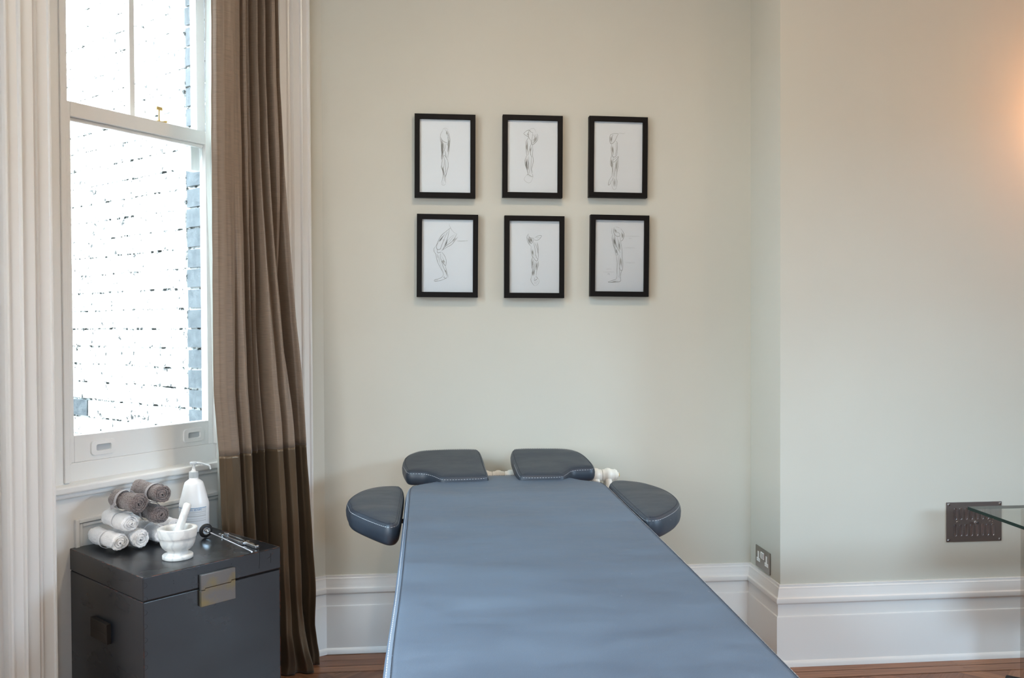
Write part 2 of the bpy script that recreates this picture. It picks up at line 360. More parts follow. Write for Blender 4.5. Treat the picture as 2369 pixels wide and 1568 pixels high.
b = MB(); a0 = Vector((V0.x, .5, 0)); a1 = Vector((-.56, -.43, 0)); dd = (a1-a0).normalized(); nn = Vector((-dd.y, dd.x, 0)); nn = nn if nn.y > 0 else -nn
Lc = (a1-a0).length
for lo_, hi_ in (((0, -.25, 0), (.17, 0, CEIL)), ((1.05, -.25, 0), (Lc, 0, CEIL)), ((.17, -.25, 0), (1.05, 0, .9)), ((.17, -.25, 2.95), (1.05, 0, CEIL))):
    b.box(lo_, hi_, lambda p: a0+dd*p.x+nn*p.y+Vector((0, 0, p.z)))
struct(b.build('wall_bay_near', M_WALL))
b = MB(); b.box((-2.2, -3.7, CEIL), (4.9, 4.3, CEIL+.15)); struct(b.build('ceiling', M_CEIL))

# floor: herringbone blocks with border planks, one mesh
b = MB()
b.box((-1.7, -3.7, -.08), (4.9, 4.25, -.0025))
def plank(c, a, L_, w_, z):
    u = Vector((math.cos(a), math.sin(a), 0)); v = Vector((-u.y, u.x, 0)); c = Vector((c[0], c[1], z)); g = .0006
    P = [c+u*(-L_/2+g)+v*(-w_/2+g), c+u*(L_/2-g)+v*(-w_/2+g), c+u*(L_/2-g)+v*(w_/2-g), c+u*(-L_/2+g)+v*(w_/2-g)]
    o = random.random()*10
    b.add(P, [(0, 1, 2, 3)], 0, [(o, o), (o+L_, o), (o+L_, o+w_), (o, o+w_)])
PL, PW = .28, .07
s2 = math.sqrt(.5)
for i in range(-60, 90):
    for j in range(-14, 16):
        # herringbone lattice
        bx, by = i*PW, 0
        x = (i*PW)+j*PL; y = i*PW-j*PL
        for k, (cx, cy, an) in enumerate(((x+PL/2, y+PW/2, 0), (x+PL+PW/2, y+PW-PL/2, math.pi/2))):
            gx = (cx-cy)*s2+.8; gy = (cx+cy)*s2-0
            if -1.45 < gx < 3.6 and .3 < gy < 3.8: plank((gx, gy), an+R(45), PL, PW, -.0012)
for k, yy in enumerate((3.80, 3.735, 3.675)):
    x = -.9
    while x < 1.5:
        l = random.uniform(.5, .9); plank((x+l/2, yy), 0, l, .064, 0); x += l
for yy in (3.48, 3.414):
    x = 1.35
    while x < 4.6:
        l = random.uniform(.5, .9); plank((x+l/2, yy), 0, l, .064, .0002); x += l
fl = struct(b.build('floor', M_FLOOR, normals=False))

# swept skirting
def sweep(name, path, prof, i0, i1):
    path = [Vector((p[0], p[1], 0)) for p in path]; nrm = []
    for i in range(len(path)-1):
        d = (path[i+1]-path[i]).normalized(); nrm.append(Vector((d.y, -d.x, 0)))
    def mit(i):
        if i == 0: return nrm[0]
        if i == len(path)-1: return nrm[-1]
        a, c = nrm[i-1], nrm[i]; m = (a+c); return m/(m.dot(a)) if m.dot(a) > 1e-6 else a
    b = MB()
    rings = [[path[i]+mit(i)*o+Vector((0, 0, z)) for o, z in prof] for i in range(i0, i1+1)]
    b.loft(rings, close=True, cap=True)
    return struct(b.build(name, M_TRIM, smooth=True, sharp=28))
SK = [(-.01, 0), (.034, 0), (.034, .014), (.030, .022), (.0245, .026), (.0245, .205), (.023, .211), (.019, .214), (.0175, .222), (.0175, .262), (.021, .264), (.0255, .270), (.0265, .280), (.025, .288), (.019, .293),
      (.016, .303), (.015, .314), (.011, .325), (.011, .330), (.007, .334), (.007, .343), (-.01, .345)]
pth = [E0+Vector((-.012, -.006, 0)), E1, (XA, YB), (XA, YC), (4.6, YC), (4.6, -3.4)]
sweep('baseboard_back', pth, SK, 0, 2); sweep('baseboard_alcove', pth, SK, 2, 3); sweep('baseboard_chimney', pth, SK, 3, 4); sweep('baseboard_right', pth, SK, 4, 5)

# architraves (vertical mouldings on both sides of the window recess)
AP = [(0, -.002), (0, .014), (.003, .019), (.008, .019), (.011, .013), (.043, .013), (.047, .019), (.052, .022), (.058, .019), (.062, .026), (.067, .030), (.101, .030), (.104, .037), (.109, .040), (.114, .037), (.117, .031), (.145, .031), (.148, .037), (.153, .039), (.158, .037), (.163, .028), (.165, -.002)]
def architrave(name, t_in, sgn):
    b = MB(); rings = []
    for z in (0, CEIL): rings.append([W(t_in+sgn*d, o, z) for d, o in AP])
    b.loft(rings); return struct(b.build(name, M_TRIM, smooth=True, sharp=25))
architrave('trim_1', -1.134, -1); architrave('trim_2', -.158, 1)

# ------------------------------------------------------------------ window_1
win = bpy.data.objects.new('window_1', None); col.objects.link(win); struct(win)
def wb(name, boxes, m=M_SASH, parent=win, bev=.0025):
    b = MB()
    for bx in boxes: b.box(bx[0], bx[1], TW)
    return b.build(name, m, parent, bevel=bev)
wb('window_frame', [((-1.134, -.3, .87), (-.985, -.16, 2.98)), ((-.33, -.24, .87), (-.17, -.16, 2.98)), ((-.985, -.3, 2.93), (-.33, -.16, 2.98)), ((-1.005, -.17, .905), (-.985, -.152, 2.96)), ((-.985, -.195, .967), (-.972, -.165, 2.96)), ((-.343, -.195, .967), (-.33, -.165, 2.96)), ((-.985, -.3, .872), (-.33, -.193, .967))])
wb('window_sill', [((-1.134, -.30, .876), (-.17, -.105, .902)), ((-1.134, -.14, .858), (-.17, -.118, .876))], bev=.006)
wb('window_ledge', [((-1.2, -.62, .93), (-.1, -.30, .975))], bev=.006)
ap = wb('window_apron', [((-1.134, -.145, 0), (-.17, -.135, .86))])
def ring(t0, t1, z0, z1, wd, o0, o1):
    return [((t0, o0, z0), (t0+wd, o1, z1)), ((t1-wd, o0, z0), (t1, o1, z1)), ((t0+wd, o0, z1-wd), (t1-wd, o1, z1)), ((t0+wd, o0, z0), (t1-wd, o1, z0+wd))]
wb('panel_moulding', ring(-.985, -.3, .12, .777, .014, -.14, -.122)+ring(-.968, -.317, .137, .760, .012, -.14, -.128), parent=ap)
lo = wb('sash', [((-.985, -.235, .967), (-.944, -.195, 2.258)), ((-.366, -.235, .967), (-.33, -.195, 2.258)), ((-.944, -.235, .967), (-.366, -.195, 1.064)), ((-.944, -.235, 2.205), (-.366, -.195, 2.258)), ((-.944, -.226, 2.192), (-.366, -.21, 2.205))])
upm = wb('sash', [((-.985, -.28, 2.2), (-.953, -.24, 2.93)), ((-.372, -.28, 2.2), (-.33, -.24, 2.93)), ((-.953, -.28, 2.21), (-.372, -.24, 2.262)), ((-.953, -.28, 2.88), (-.372, -.24, 2.93)), ((-.674, -.272, 2.262), (-.652, -.246, 2.88)), ((-.40, -.285, 2.10), (-.355, -.245, 2.2)), ((-.985, -.285, 2.12), (-.957, -.245, 2.2))])
wb('pane', [((-.946, -.217, 1.062), (-.364, -.214, 2.207))], M_PANE, lo, 0)
wb('pane', [((-.955, -.262, 2.26), (-.383, -.259, 2.882))], M_PANE, upm, 0)
# recessed sash pulls
for tc_ in (-.835, -.44):
    b = MB()
    def capsule(cx, cz, hw, hz, o, n=8):
        pts = []
        for (sx, sz, a0_) in ((1, 1, 0), (-1, 1, 90), (-1, -1, 180), (1, -1, 270)):
            rr = min(hw, hz)*.55
            for k in range(n+1):
                a = R(a0_+90*k/n); pts.append(W(cx+sx*(hw-rr)+rr*math.cos(a), o, cz+sz*(hz-rr)+rr*math.sin(a)))
        return pts
    rings = [capsule(tc_, 1.012, .050, .028, -.195), capsule(tc_, 1.012, .048, .026, -.189), capsule(tc_, 1.012, .030, .0125, -.187), capsule(tc_, 1.012, .0285, .011, -.190), capsule(tc_, 1.012, .028, .0105, -.1945)]
    b.loft(rings, cap=False)
    b.add(rings[-1], [tuple(range(len(rings[-1])))], 1)  # slot floor coloured grey for the shade inside the recess
    b.build('sash_pull', [M_SASH, M_GREYPL], lo, smooth=True, sharp=35)
b = MB()
b.box((-.59, -.225, 2.258), (-.545, -.20, 2.262), TW); b.tube([W(-.572, -.212, 2.261), W(-.572, -.212, 2.28), W(-.571, -.212, 2.306)], [.005, .003, .003], 10); b.box((-.585, -.218, 2.305), (-.559, -.206, 2.318), TW); b.tube([W(-.553, -.212, 2.262), W(-.537, -.212, 2.267)], .005, 8)
b.build('window_latch', M_BRASS, win, bevel=.001)

# window_2: the bay's middle window, out of frame
win2 = bpy.data.objects.new('window_2', None); col.objects.link(win2); struct(win2)
b = MB(); x0, x1 = -1.60, -1.55
for lo_, hi_ in (((x0, .78, .9), (x1, .84, 2.95)), ((x0, 2.40, .9), (x1, 2.46, 2.95)), ((x0, .84, .9), (x1, 2.40, .98)), ((x0, .84, 2.89), (x1, 2.40, 2.95)), ((x0, .84, 1.98), (x1, 2.40, 2.03))): b.box(lo_, hi_)
b.build('sash', M_SASH, win2)
win3 = bpy.data.objects.new('fill_window_rear', None); col.objects.link(win3); struct(win3)  # unseen rear window, added to let the rear fill lamp in
b = MB()
for lo_, hi_ in (((1.0, -3.6, .6), (1.07, -3.55, 2.8)), ((3.33, -3.6, .6), (3.4, -3.55, 2.8)), ((1.07, -3.6, .6), (3.33, -3.55, .68)), ((1.07, -3.6, 2.73), (3.33, -3.55, 2.8)), ((2.17, -3.6, .68), (2.23, -3.55, 2.73))): b.box(lo_, hi_)
b.build('sash', M_SASH, win3)

win4 = bpy.data.objects.new('fill_window_cant', None); col.objects.link(win4); struct(win4)  # unseen window added in the near bay cant for extra light
b = MB()
for lo_, hi_ in (((.17, -.2, .9), (.23, -.15, 2.95)), ((.99, -.2, .9), (1.05, -.15, 2.95)), ((.23, -.2, .9), (.99, -.15, .98)), ((.23, -.2, 2.89), (.99, -.15, 2.95)), ((.23, -.2, 1.98), (.99, -.15, 2.03))): b.box(lo_, hi_, lambda p: a0+dd*p.x+nn*p.y+Vector((0, 0, p.z)))
b.build('sash', M_SASH, win4)
win5 = bpy.data.objects.new('fill_window_right', None); col.objects.link(win5); struct(win5)  # unseen window added in the right wall to pass the side fill
b = MB()
for lo_, hi_ in (((4.64, .3, .08), (4.69, .37, 2.75)), ((4.64, 2.03, .08), (4.69, 2.1, 2.75)), ((4.64, .37, .08), (4.69, 2.03, .16)), ((4.64, .37, 2.68), (4.69, 2.03, 2.75)), ((4.64, 1.17, .16), (4.69, 1.23, 2.68))): b.box(lo_, hi_)
b.build('sash', M_SASH, win5)

# outside: old brick return wall, every brick modelled in one wall mesh
S0 = Vector((-1.115, 4.014, 0)); DW = Vector((-.749, .663, 0)).normalized(); NB = Vector((-DW.y, DW.x, 0)); NB = NB if NB.y < 0 else -NB
b = MB()
def TB(p): return S0+DW*p[0]+NB*p[1]+Vector((0, 0, p[2]))
b.box((-.22, -.25, -.6), (3.4, -.012, 4.6), TB, 2)
pitch = .0905; zz = 2.081+.003-pitch*30; row = 0
while zz < 4.5:
    h = pitch-.011
    x = -.22
    first = True
    while x < 3.3:
        L_ = .1175+.1025 if first else random.choice((.225, .225, .108, .21)) if row % 2 else random.choice((.225, .22, .11))
        mi = 1 if first and zz > .98 else 0
        if 1.0 < zz+h/2 < 1.12 and .85 < x+L_/2 < 1.2: mi = 1
        jt = [random.uniform(-.0025, .0025) for _ in range(8)]; dp = random.uniform(-.003, .003)
        x0, x1 = x+.005, x+L_-.006
        P = [TB((x0+jt[0], -.03, zz+jt[1])), TB((x1+jt[2], -.03, zz+jt[3])), TB((x1+jt[2], dp, zz+jt[3])), TB((x0+jt[0], dp, zz+jt[1])),
             TB((x0+jt[4], -.03, zz+h+jt[5])), TB((x1+jt[6], -.03, zz+h+jt[7])), TB((x1+jt[6], dp, zz+h+jt[7])), TB((x0+jt[4], dp, zz+h+jt[5]))]
        if first:
            P = [Vector(p) for p in P]
        b.add(P, [(0,3,2,1),(4,5,6,7),(0,1,5,4),(1,2,6,5),(2,3,7,6),(3,0,4,7)], mi)
        x += L_; first = False
    zz += pitch; row += 1
struct(b.build('wall_exterior', [M_BRICK, M_BRICKD, M_MORTAR]))
b = MB(); b.box((-12, -12, -.75), (-1.75, 14, -.6)); struct(b.build('floor_exterior', mat('pale_paving', srgb(200, 200, 196), .9)))

# ------------------------------------------------------------------ framed drawings
def ribbon(b, pts, wd, z, mi=0):
    pts = [Vector((p[0], p[1])) for p in pts]; n = len(pts); L_ = []; Rr = []
    for i, p in enumerate(pts):
        d = pts[min(i+1, n-1)]-pts[max(i-1, 0)]
        if d.length < 1e-9: d = Vector((1, 0))
        d.normalize(); nv = Vector((-d.y, d.x)); k = i/(n-1); ww = wd*(.35+.65*math.sin(math.pi*min(1, max(0, k*.9+.05))))/2
        L_.append(p+nv*ww); Rr.append(p-nv*ww)
    vs = [Vector((p.x, -z, p.y)) for p in L_+Rr]
    b.add(vs, [(i, i+1, n+i+1, n+i) for i in range(n-1)], mi)
def resample(pts, n):
    pts = [Vector((p[0], p[1], 0)) for p in pts]; d = [0]
    for i in range(1, len(pts)): d.append(d[-1]+(pts[i]-pts[i-1]).length)
    out = []
    for k in range(n):
        t = d[-1]*k/(n-1); i = 1
        while i < len(d)-1 and d[i] < t: i += 1
        f = (t-d[i-1])/max(1e-9, d[i]-d[i-1]); out.append(pts[i-1].lerp(pts[i], f))
    return out
DRAW = [
 dict(box=(190, 925, 225, 1275), dark=[
  [(520,385),(495,430),(488,500),(500,560),(503,650),(508,720),(503,770),(518,815)], [(518,815),(506,870),(502,910),(520,950),(530,1010),(518,1080),(506,1130)],
  [(590,380),(615,440),(628,500),(625,580),(612,680),(595,770)], [(590,790),(603,860),(600,910),(585,960),(572,1020),(560,1070),(568,1130)],
  [(495,480),(515,520),(550,545),(590,560),(612,575)], [(572,400),(600,440),(605,490)], [(530,560),(536,620),(545,650),(530,690),(524,740)], [(545,655),(560,700),(575,770),(590,800)],
  [(520,790),(545,735),(570,770)], [(580,575),(603,600),(595,690)], [(555,570),(556,650)], [(545,760),(548,850),(530,945)], [(565,800),(568,880),(560,960),(545,1040),(548,1110)], [(590,940),(575,1000),(555,1050)]],
  light=[[(520,385),(530,358),(560,345),(600,365)],[(545,360),(570,380),(590,420)],[(506,1130),(515,1160),(545,1165),(568,1140)],[(525,1120),(530,1155)],[(612,575),(625,520)]],
  shade=[([(495,470),(500,560),(505,680),(510,800)],[(520,530),(530,580),(528,680),(525,780)],6),([(600,440),(622,500),(618,600),(600,740)],[(590,470),(600,520),(600,620),(588,720)],4),([(505,880),(525,960),(535,1030)],[(530,900),(540,980),(545,1060)],4),([(575,380),(605,430)],[(560,395),(590,470)],3)]),
 dict(box=(1475, 2180, 235, 1270), dark=[
  [(1700,420),(1740,385),(1780,370),(1800,395),(1830,405)], [(1700,425),(1735,450),(1770,470)], [(1780,375),(1765,420),(1775,480),(1815,530)], [(1890,420),(1903,460),(1890,520),(1850,565),(1822,580),(1815,530),(1825,450),(1830,405)],
  [(1845,430),(1860,500),(1840,560)], [(1770,480),(1740,530),(1732,600),(1740,680),(1745,740)], [(1800,520),(1810,560),(1790,620),(1770,700),(1760,740)], [(1825,580),(1832,650),(1828,720),(1838,800),(1830,870),(1815,930),(1830,990)],
  [(1745,740),(1722,800),(1725,870),(1750,940),(1765,1000),(1745,1020)], [(1775,750),(1775,850),(1780,950),(1785,1000)], [(1815,740),(1808,820),(1805,920),(1815,1000)], [(1795,640),(1800,720),(1820,760)], [(1745,1020),(1770,1010),(1800,1030),(1835,1045)], [(1835,1045),(1830,1000)], [(1755,790),(1770,850),(1765,930)]],
  light=[[(1785,370),(1815,345),(1850,350),(1875,400)],[(1745,1020),(1715,1060),(1720,1100),(1770,1130),(1810,1110),(1835,1045)],[(1870,425),(1880,480),(1865,540)],[(1860,430),(1872,490),(1850,550)],[(1770,1015),(1765,1035)],[(1790,1020),(1788,1040)],[(1812,1030),(1810,1048)]],
  shade=[([(1725,790),(1730,870),(1755,950)],[(1750,760),(1755,860),(1768,940)],6),([(1740,530),(1738,620),(1745,720)],[(1760,520),(1760,620),(1760,710)],4),([(1830,560),(1880,520),(1895,460)],[(1830,510),(1860,480),(1875,440)],4),([(1815,600),(1800,700)],[(1795,620),(1785,700)],3),([(1740,440),(1765,400)],[(1765,465),(1775,430)],3)]),
 dict(box=(150, 520, 137, 685), dark=[
  [(300,226),(275,240),(270,270),(275,300),(290,305),(310,285),(325,250),(333,228),(300,226)], [(296,235),(285,265),(285,300)], [(285,310),(282,350),(288,390),(300,410),(320,400),(328,370),(330,320),(326,290),(318,290)], [(320,300),(322,350),(315,395)],
  [(288,392),(278,430),(280,470),(292,500),(288,560)], [(300,410),(302,450),(335,415),(335,405),(300,430)], [(337,410),(337,470),(328,530),(322,570)], [(300,440),(296,500),(300,560)], [(318,445),(312,510),(308,565)], [(288,560),(270,590),(263,625),(275,620),(285,590)], [(300,565),(290,600)], [(322,570),(330,600),(325,640)]],
  light=[[(333,228),(350,222),(370,226),(390,220)],[(290,600),(292,640),(303,660),(320,655),(325,640)],[(300,600),(305,640)],[(312,600),(314,640)],[(325,450),(320,520)],[(290,330),(295,390)]],
  shade=[([(272,250),(275,295)],[(292,250),(288,295)],4),([(284,320),(290,390)],[(300,320),(302,400)],4),([(280,420),(285,490)],[(292,420),(294,490)],4),([(335,420),(325,540)],[(322,430),(315,540)],3),([(300,570),(305,640)],[(318,580),(318,640)],3)]),
 dict(box=(220, 960, 170, 1220), dark=[
  [(630,290),(570,340),(510,390),(465,460),(440,520),(415,565)], [(615,300),(600,400),(565,500),(530,590),(505,620)], [(590,350),(545,440),(500,560),(480,600),(440,600),(430,560),(450,510)], [(725,375),(690,440),(640,500),(570,550),(520,605)], [(740,420),(700,470),(650,530),(580,570),(520,610)],
  [(415,565),(395,590),(395,630),(420,670),(430,720),(450,790),(490,870),(525,930),(535,970)], [(440,600),(445,650),(470,650),(500,640)], [(440,670),(450,730)], [(510,645),(545,690),(570,750),(572,800),(560,835),(510,780),(490,720),(490,660)], [(495,740),(520,830),(560,920),(585,980)], [(560,835),(580,920),(590,980),(585,1010)],
  [(535,970),(510,1005),(460,1030),(405,1045),(410,1065),(450,1060),(500,1050),(560,1025),(585,1010)], [(550,990),(540,1010),(580,1020)]],
  light=[[(615,225),(620,260),(640,300),(655,330)],[(630,290),(680,350),(725,375)],[(700,380),(640,420),(600,470)],[(690,400),(640,460),(580,540)],[(725,475),(780,478),(850,472)],[(860,470),(885,468)],[(510,470),(545,460),(520,500)],[(470,680),(480,800),(530,930)],[(460,680),(470,780)],[(605,960),(605,1010)],[(420,1040),(425,1065)],[(440,1035),(445,1060)],[(720,440),(700,460)],[(500,690),(540,760),(550,810)]],
  shade=[([(575,490),(545,570)],[(600,440),(565,560)],4),([(500,760),(550,830)],[(520,740),(565,790)],4),([(560,880),(585,960)],[(545,890),(570,950)],3),([(450,500),(520,410)],[(480,490),(560,370)],4),([(690,430),(650,490)],[(720,430),(670,500)],3)]),
 dict(box=(1490, 2205, 190, 1230), dark=[
  [(1765,375),(1740,420),(1750,480),(1775,530),(1800,555)], [(1765,400),(1785,430),(1840,440)], [(1840,440),(1830,480),(1805,515),(1780,480),(1770,420)], [(1860,430),(1900,405),(1950,400),(1920,450),(1880,470),(1845,460)], [(1800,555),(1800,620),(1815,690),(1825,710),(1808,760),(1812,860),(1820,900),(1808,1000)],
  [(1835,490),(1850,560),(1865,640),(1860,700)], [(1855,500),(1890,600),(1905,680),(1900,760)], [(1905,680),(1900,580),(1885,500)], [(1825,700),(1850,740),(1880,770),(1900,740),(1870,715)], [(1870,680),(1880,720)], [(1835,740),(1845,820),(1835,880),(1845,980)], [(1870,780),(1855,860),(1850,960)], [(1905,770),(1908,830),(1890,880),(1875,980)],
  [(1808,1000),(1798,1040),(1820,1090),(1850,1125)], [(1870,990),(1895,1020),(1850,1050),(1855,1005)], [(1830,880),(1825,980)]],
  light=[[(1850,1125),(1885,1115),(1915,1080),(1915,1040),(1880,990)],[(1870,1050),(1880,1100)],[(1890,1045),(1900,1080)],[(1850,1060),(1865,1105)],[(1890,440),(1930,420)],[(1875,430),(1905,430)],[(1910,620),(1905,560),(1895,500)],[(1815,740),(1830,860)]],
  shade=[([(1770,420),(1800,510)],[(1820,440),(1812,500)],7),([(1750,430),(1775,520)],[(1765,430),(1790,530)],4),([(1812,740),(1818,880)],[(1828,750),(1828,860)],4),([(1900,780),(1885,900)],[(1875,790),(1865,900)],4),([(1805,600),(1820,690)],[(1830,600),(1838,700)],5),([(1815,900),(1810,990)],[(1850,900),(1842,990)],5)]),
 dict(box=(160, 535, 900, 1450), dark=[
  [(305,955),(300,985),(310,1010),(330,1025),(350,1020),(345,1000),(320,990)], [(358,965),(378,995),(382,1025),(370,1055),(358,1060)], [(295,1010),(290,1040),(300,1090),(315,1140),(318,1165)], [(310,1010),(315,1060),(335,1120),(355,1150)], [(352,1025),(360,1080),(368,1130),(370,1180),(375,1230),(372,1280),(358,1285),(345,1265)],
  [(300,1030),(305,1090),(330,1150),(335,1165),(318,1168)], [(325,1175),(332,1230),(330,1290),(332,1330)], [(345,1170),(345,1220),(350,1260),(352,1300),(345,1340)], [(332,1330),(322,1355),(295,1365),(263,1378),(300,1380),(355,1372),(358,1350),(350,1335)], [(372,1280),(360,1310),(357,1350)], [(300,1040),(325,1110)], [(340,1050),(350,1120)]],
  light=[[(290,960),(285,990),(292,1010)],[(330,1030),(340,1100),(350,1150)],[(315,950),(350,960)],[(258,1316),(268,1310),(276,1326)]],
  shade=[([(296,1030),(312,1110)],[(308,1030),(325,1110)],5),([(305,960),(310,1000)],[(320,970),(330,1005)],4),([(360,980),(368,1050)],[(378,1000),(376,1045)],4),([(350,1180),(352,1260)],[(366,1180),(368,1270)],4),([(335,1060),(345,1140)],[(350,1060),(358,1130)],3),([(312,1120),(322,1160)],[(325,1120),(338,1155)],3),([(275,1374),(350,1366)],[(280,1379),(352,1371)],2)]),
]
FR = [((.052, 2.207), .2698, .3695, .37, 'black framed pencil drawing of an arm with large rounded shoulder, top left of the six'),
      ((.444, 2.210), .2705, .3673, .49, 'black framed pencil drawing of an arm with flared shoulder muscles and a fist'),
      ((.834, 2.212), .2683, .3648, .64, 'black framed pencil drawing of a slim arm ending in an open hand'),
      ((.060, 1.764), .272, .3683, .60, 'black framed pencil drawing of a bent leg stepping on its toes'),
      ((.450, 1.760), .2707, .3681, .40, 'black framed pencil drawing of a dark shaded arm pointing down to a curled hand'),
      ((.839, 1.766), .2693, .3686, .70, 'black framed pencil drawing of a straight leg with handwritten notes beside it')]
def scribble(b, x, y, wd, mapf, seed, amp=5.5):
    rnd = random.Random(seed); pts = []; n = int(wd/2.6)
    for i in range(n): pts.append(mapf((x+wd*i/n, y+amp*(1 if i % 2 else -1)*rnd.uniform(.1, 1))))
    ribbon(b, [(p[0], p[1]) for p in pts], .0006, .0006, 1)
for fi, ((cx, cz), fw_, fh_, tilt, lab) in enumerate(FR):
    t = thing('picture_frame', lab, 'framed drawing', (cx, YB-.035, cz), (0, R(tilt), 0), 'six black framed anatomy drawings on the wall')
    hw, hh, mw = fw_/2, fh_/2, .0225
    b = MB(); prof = [(0, .0345), (0, .001), (.001, 0), (mw-.001, 0), (mw, .001), (mw, .011), (mw-.004, .011), (mw-.004, .0345)]
    rings = []
    for sx, sz in ((-1, -1), (1, -1), (1, 1), (-1, 1), (-1, -1)):
        rings.append([Vector((sx*(hw-d), y, sz*(hh-d))) for d, y in prof])
    b.loft(rings, cap=False); b.build('frame', M_BLACKFRAME, t)
    b = MB(); b.box((-hw+mw-.003, .0125, -hh+mw-.003), (hw-mw+.003, .016, hh-mw+.003)); pp = b.build('paper', M_PAPER, t)
    D = DRAW[fi]; bx0, bx1, by0, by1 = D['box']; pw, ph = fw_-2*mw, fh_-2*mw
    k = pw/(bx1-bx0)
    def mp(q): return ((q[0]-bx0)/(bx1-bx0)*pw-pw/2, ph/2-(q[1]-by0)/(by1-by0)*ph)
    b = MB(); rnd = random.Random(fi)
    for st in D['dark']:
        pts = smooth_open([(*mp(q), 0) for q in st], 5) if len(st) > 2 else resample([mp(q) for q in st], 4)
        ribbon(b, pts, .0013, .0004, 0)
        ribbon(b, [(p[0]+rnd.uniform(-.0006, .0008), p[1]+.0006) for p in pts[::2]], .0006, .0003, 1)
    for st in D['light']:
        pts = smooth_open([(*mp(q), 0) for q in st], 5) if len(st) > 2 else resample([mp(q) for q in st], 4)
        ribbon(b, pts, .0008, .0003, 1)
    for A_, B_, n in D['shade']:
        ra, rb = resample([mp(q) for q in A_], 12), resample([mp(q) for q in B_], 12)
        for j in range(n*2):
            f = (j+.5)/(n*2); pts = [a.lerp(c_, f) for a, c_ in zip(ra, rb)]
            s_ = rnd.randint(0, 3); e_ = 12-rnd.randint(0, 4); ribbon(b, pts[s_:e_], .0009, .0002, 1)
    if fi == 5:
        for (x, y, wd, sd) in ((385, 1022, 120, 1), (420, 1039, 26, 2), (383, 1112, 92, 3), (392, 1226, 84, 4), (244, 1277, 48, 5), (222, 1300, 90, 6), (256, 1318, 22, 7)): scribble(b, x, y, wd, mp, sd)
    if fi == 3:
        scribble(b, 735, 474, 150, mp, 8, 6)
    for q in b.v: q.y += .0125
    dr = b.build('pencil_drawing', [M_PENCIL, M_PENCIL2], pp, normals=False)
    b = MB(); b.box((-hw+mw-.003, .0085, -hh+mw-.003), (hw-mw+.003, .0105, hh-mw+.003)); b.build('glass', M_PICGLASS, t)

# ------------------------------------------------------------------ massage table
bed = thing('massage_table', 'blue-grey vinyl massage table with padded arm and head rests', 'massage table', (.28, 2.45, 0))
BO = Vector((.28, 2.45, 0))
def pad(name, outline, z0, z1, m, plane=None, r=.012, dome=.003, parent=bed, n=4, puff=.004):
    pts = smooth_closed([(p[0], p[1], 0) for p in outline], n); N_ = len(pts)
    area_ = sum(pts[i].x*pts[(i+1) % N_].y-pts[(i+1) % N_].x*pts[i].y for i in range(N_)); sg = 1 if area_ > 0 else -1
    nr = []
    for i in range(N_):
        d = (pts[(i+1) % N_]-pts[i-1]).normalized(); nr.append(Vector((-d.y, d.x, 0))*sg)
    off = plane or (lambda p: 0)
    def rg(ins, z): 
        out = []
        for p, q in zip(pts, nr):
            v = p+q*ins; out.append(Vector((v.x, v.y, z+off(v)))-BO)
        return out
    h = z1-z0
    rings = [rg(.02, z0), rg(.005, z0+.002), rg(0, z0+.009), rg(-puff*.7, z0+h*.3), rg(-puff, z0+h*.55), rg(-puff*.4, z1-r*1.3), rg(0, z1-r), rg(r*.25, z1-r*.45), rg(r*.7, z1-r*.12), rg(r*1.3, z1), rg(r*1.7, z1+dome*.5)]
    cen_ = sum(rings[-1], Vector())/len(rings[-1]); last = rings[-1]
    for f_ in (.9, .75, .5, .25): rings.append([cen_.lerp(v, f_)+Vector((0, 0, dome*(1-f_)**.5)) for v in last])
    b = MB(); b.loft(rings, cap=False); n_ = len(last)
    b.add([p for p in rings[0]], [tuple(reversed(range(n_)))])
    b.add([p for p in rings[-1]]+[cen_+Vector((0, 0, dome))], [(k, (k+1) % n_, n_) for k in range(n_)])
    return b.build(name, m, parent, smooth=True, sharp=60, merge=True), pts, nr, off
def stitch(name, P, pts, nr, off, ins, z, m, wd=.0013, L_=.008, gap=.004, sel=None):
    N_ = len(pts); loop = [Vector((p.x+q.x*ins, p.y+q.y*ins, z+off(p)))-BO for p, q in zip(pts, nr)]; loop.append(loop[0])
    b = MB(); acc = 0; seg = []
    d = [0]
    for i in range(1, len(loop)): d.append(d[-1]+(loop[i]-loop[i-1]).length)
    t = 0; i = 1
    def at(t):
        k = 1
        lo_, hi_ = 1, len(d)-1
        while lo_ < hi_:
            md = (lo_+hi_)//2
            if d[md] < t: lo_ = md+1
            else: hi_ = md
        f = (t-d[lo_-1])/max(1e-9, d[lo_]-d[lo_-1]); return loop[lo_-1].lerp(loop[lo_], min(1, max(0, f)))
    while t+L_ < d[-1]:
        p, q = at(t), at(t+L_)
        if sel is None or sel(p+BO): b.tube([p, (p+q)/2, q], [wd*.5, wd*.6, wd*.5], 5)
        t += L_+gap
    o = b.build(name, m, P); o['kind'] = 'stuff'
    return o
ZB = .84
OUT_BED = [(-.094, 1.6), (-.094, 2.0), (-.098, 2.5), (-.104, 3.0), (-.106, 3.2), (-.098, 3.295), (-.066, 3.34), (-.02, 3.382), (.009, 3.425), (.035, 3.468), (.081, 3.49), (.16, 3.504), (.30, 3.508), (.42, 3.498), (.50, 3.478), (.545, 3.43), (.576, 3.375), (.61, 3.345), (.643, 3.315), (.658, 3.24), (.656, 2.97), (.652, 2.5), (.646, 2.0), (.638, 1.6), (.63, 1.38), (.60, 1.33), (.28, 1.325), (-.05, 1.33), (-.085, 1.38)]
mt, p_, n_, o_ = pad('mattress', OUT_BED, ZB-.07, ZB, M_BED, r=.014, dome=.001, n=6)
stitch('stitching', mt, p_, n_, o_, .004, ZB-.006, M_STITCH, sel=lambda p: p.y < 3.31)
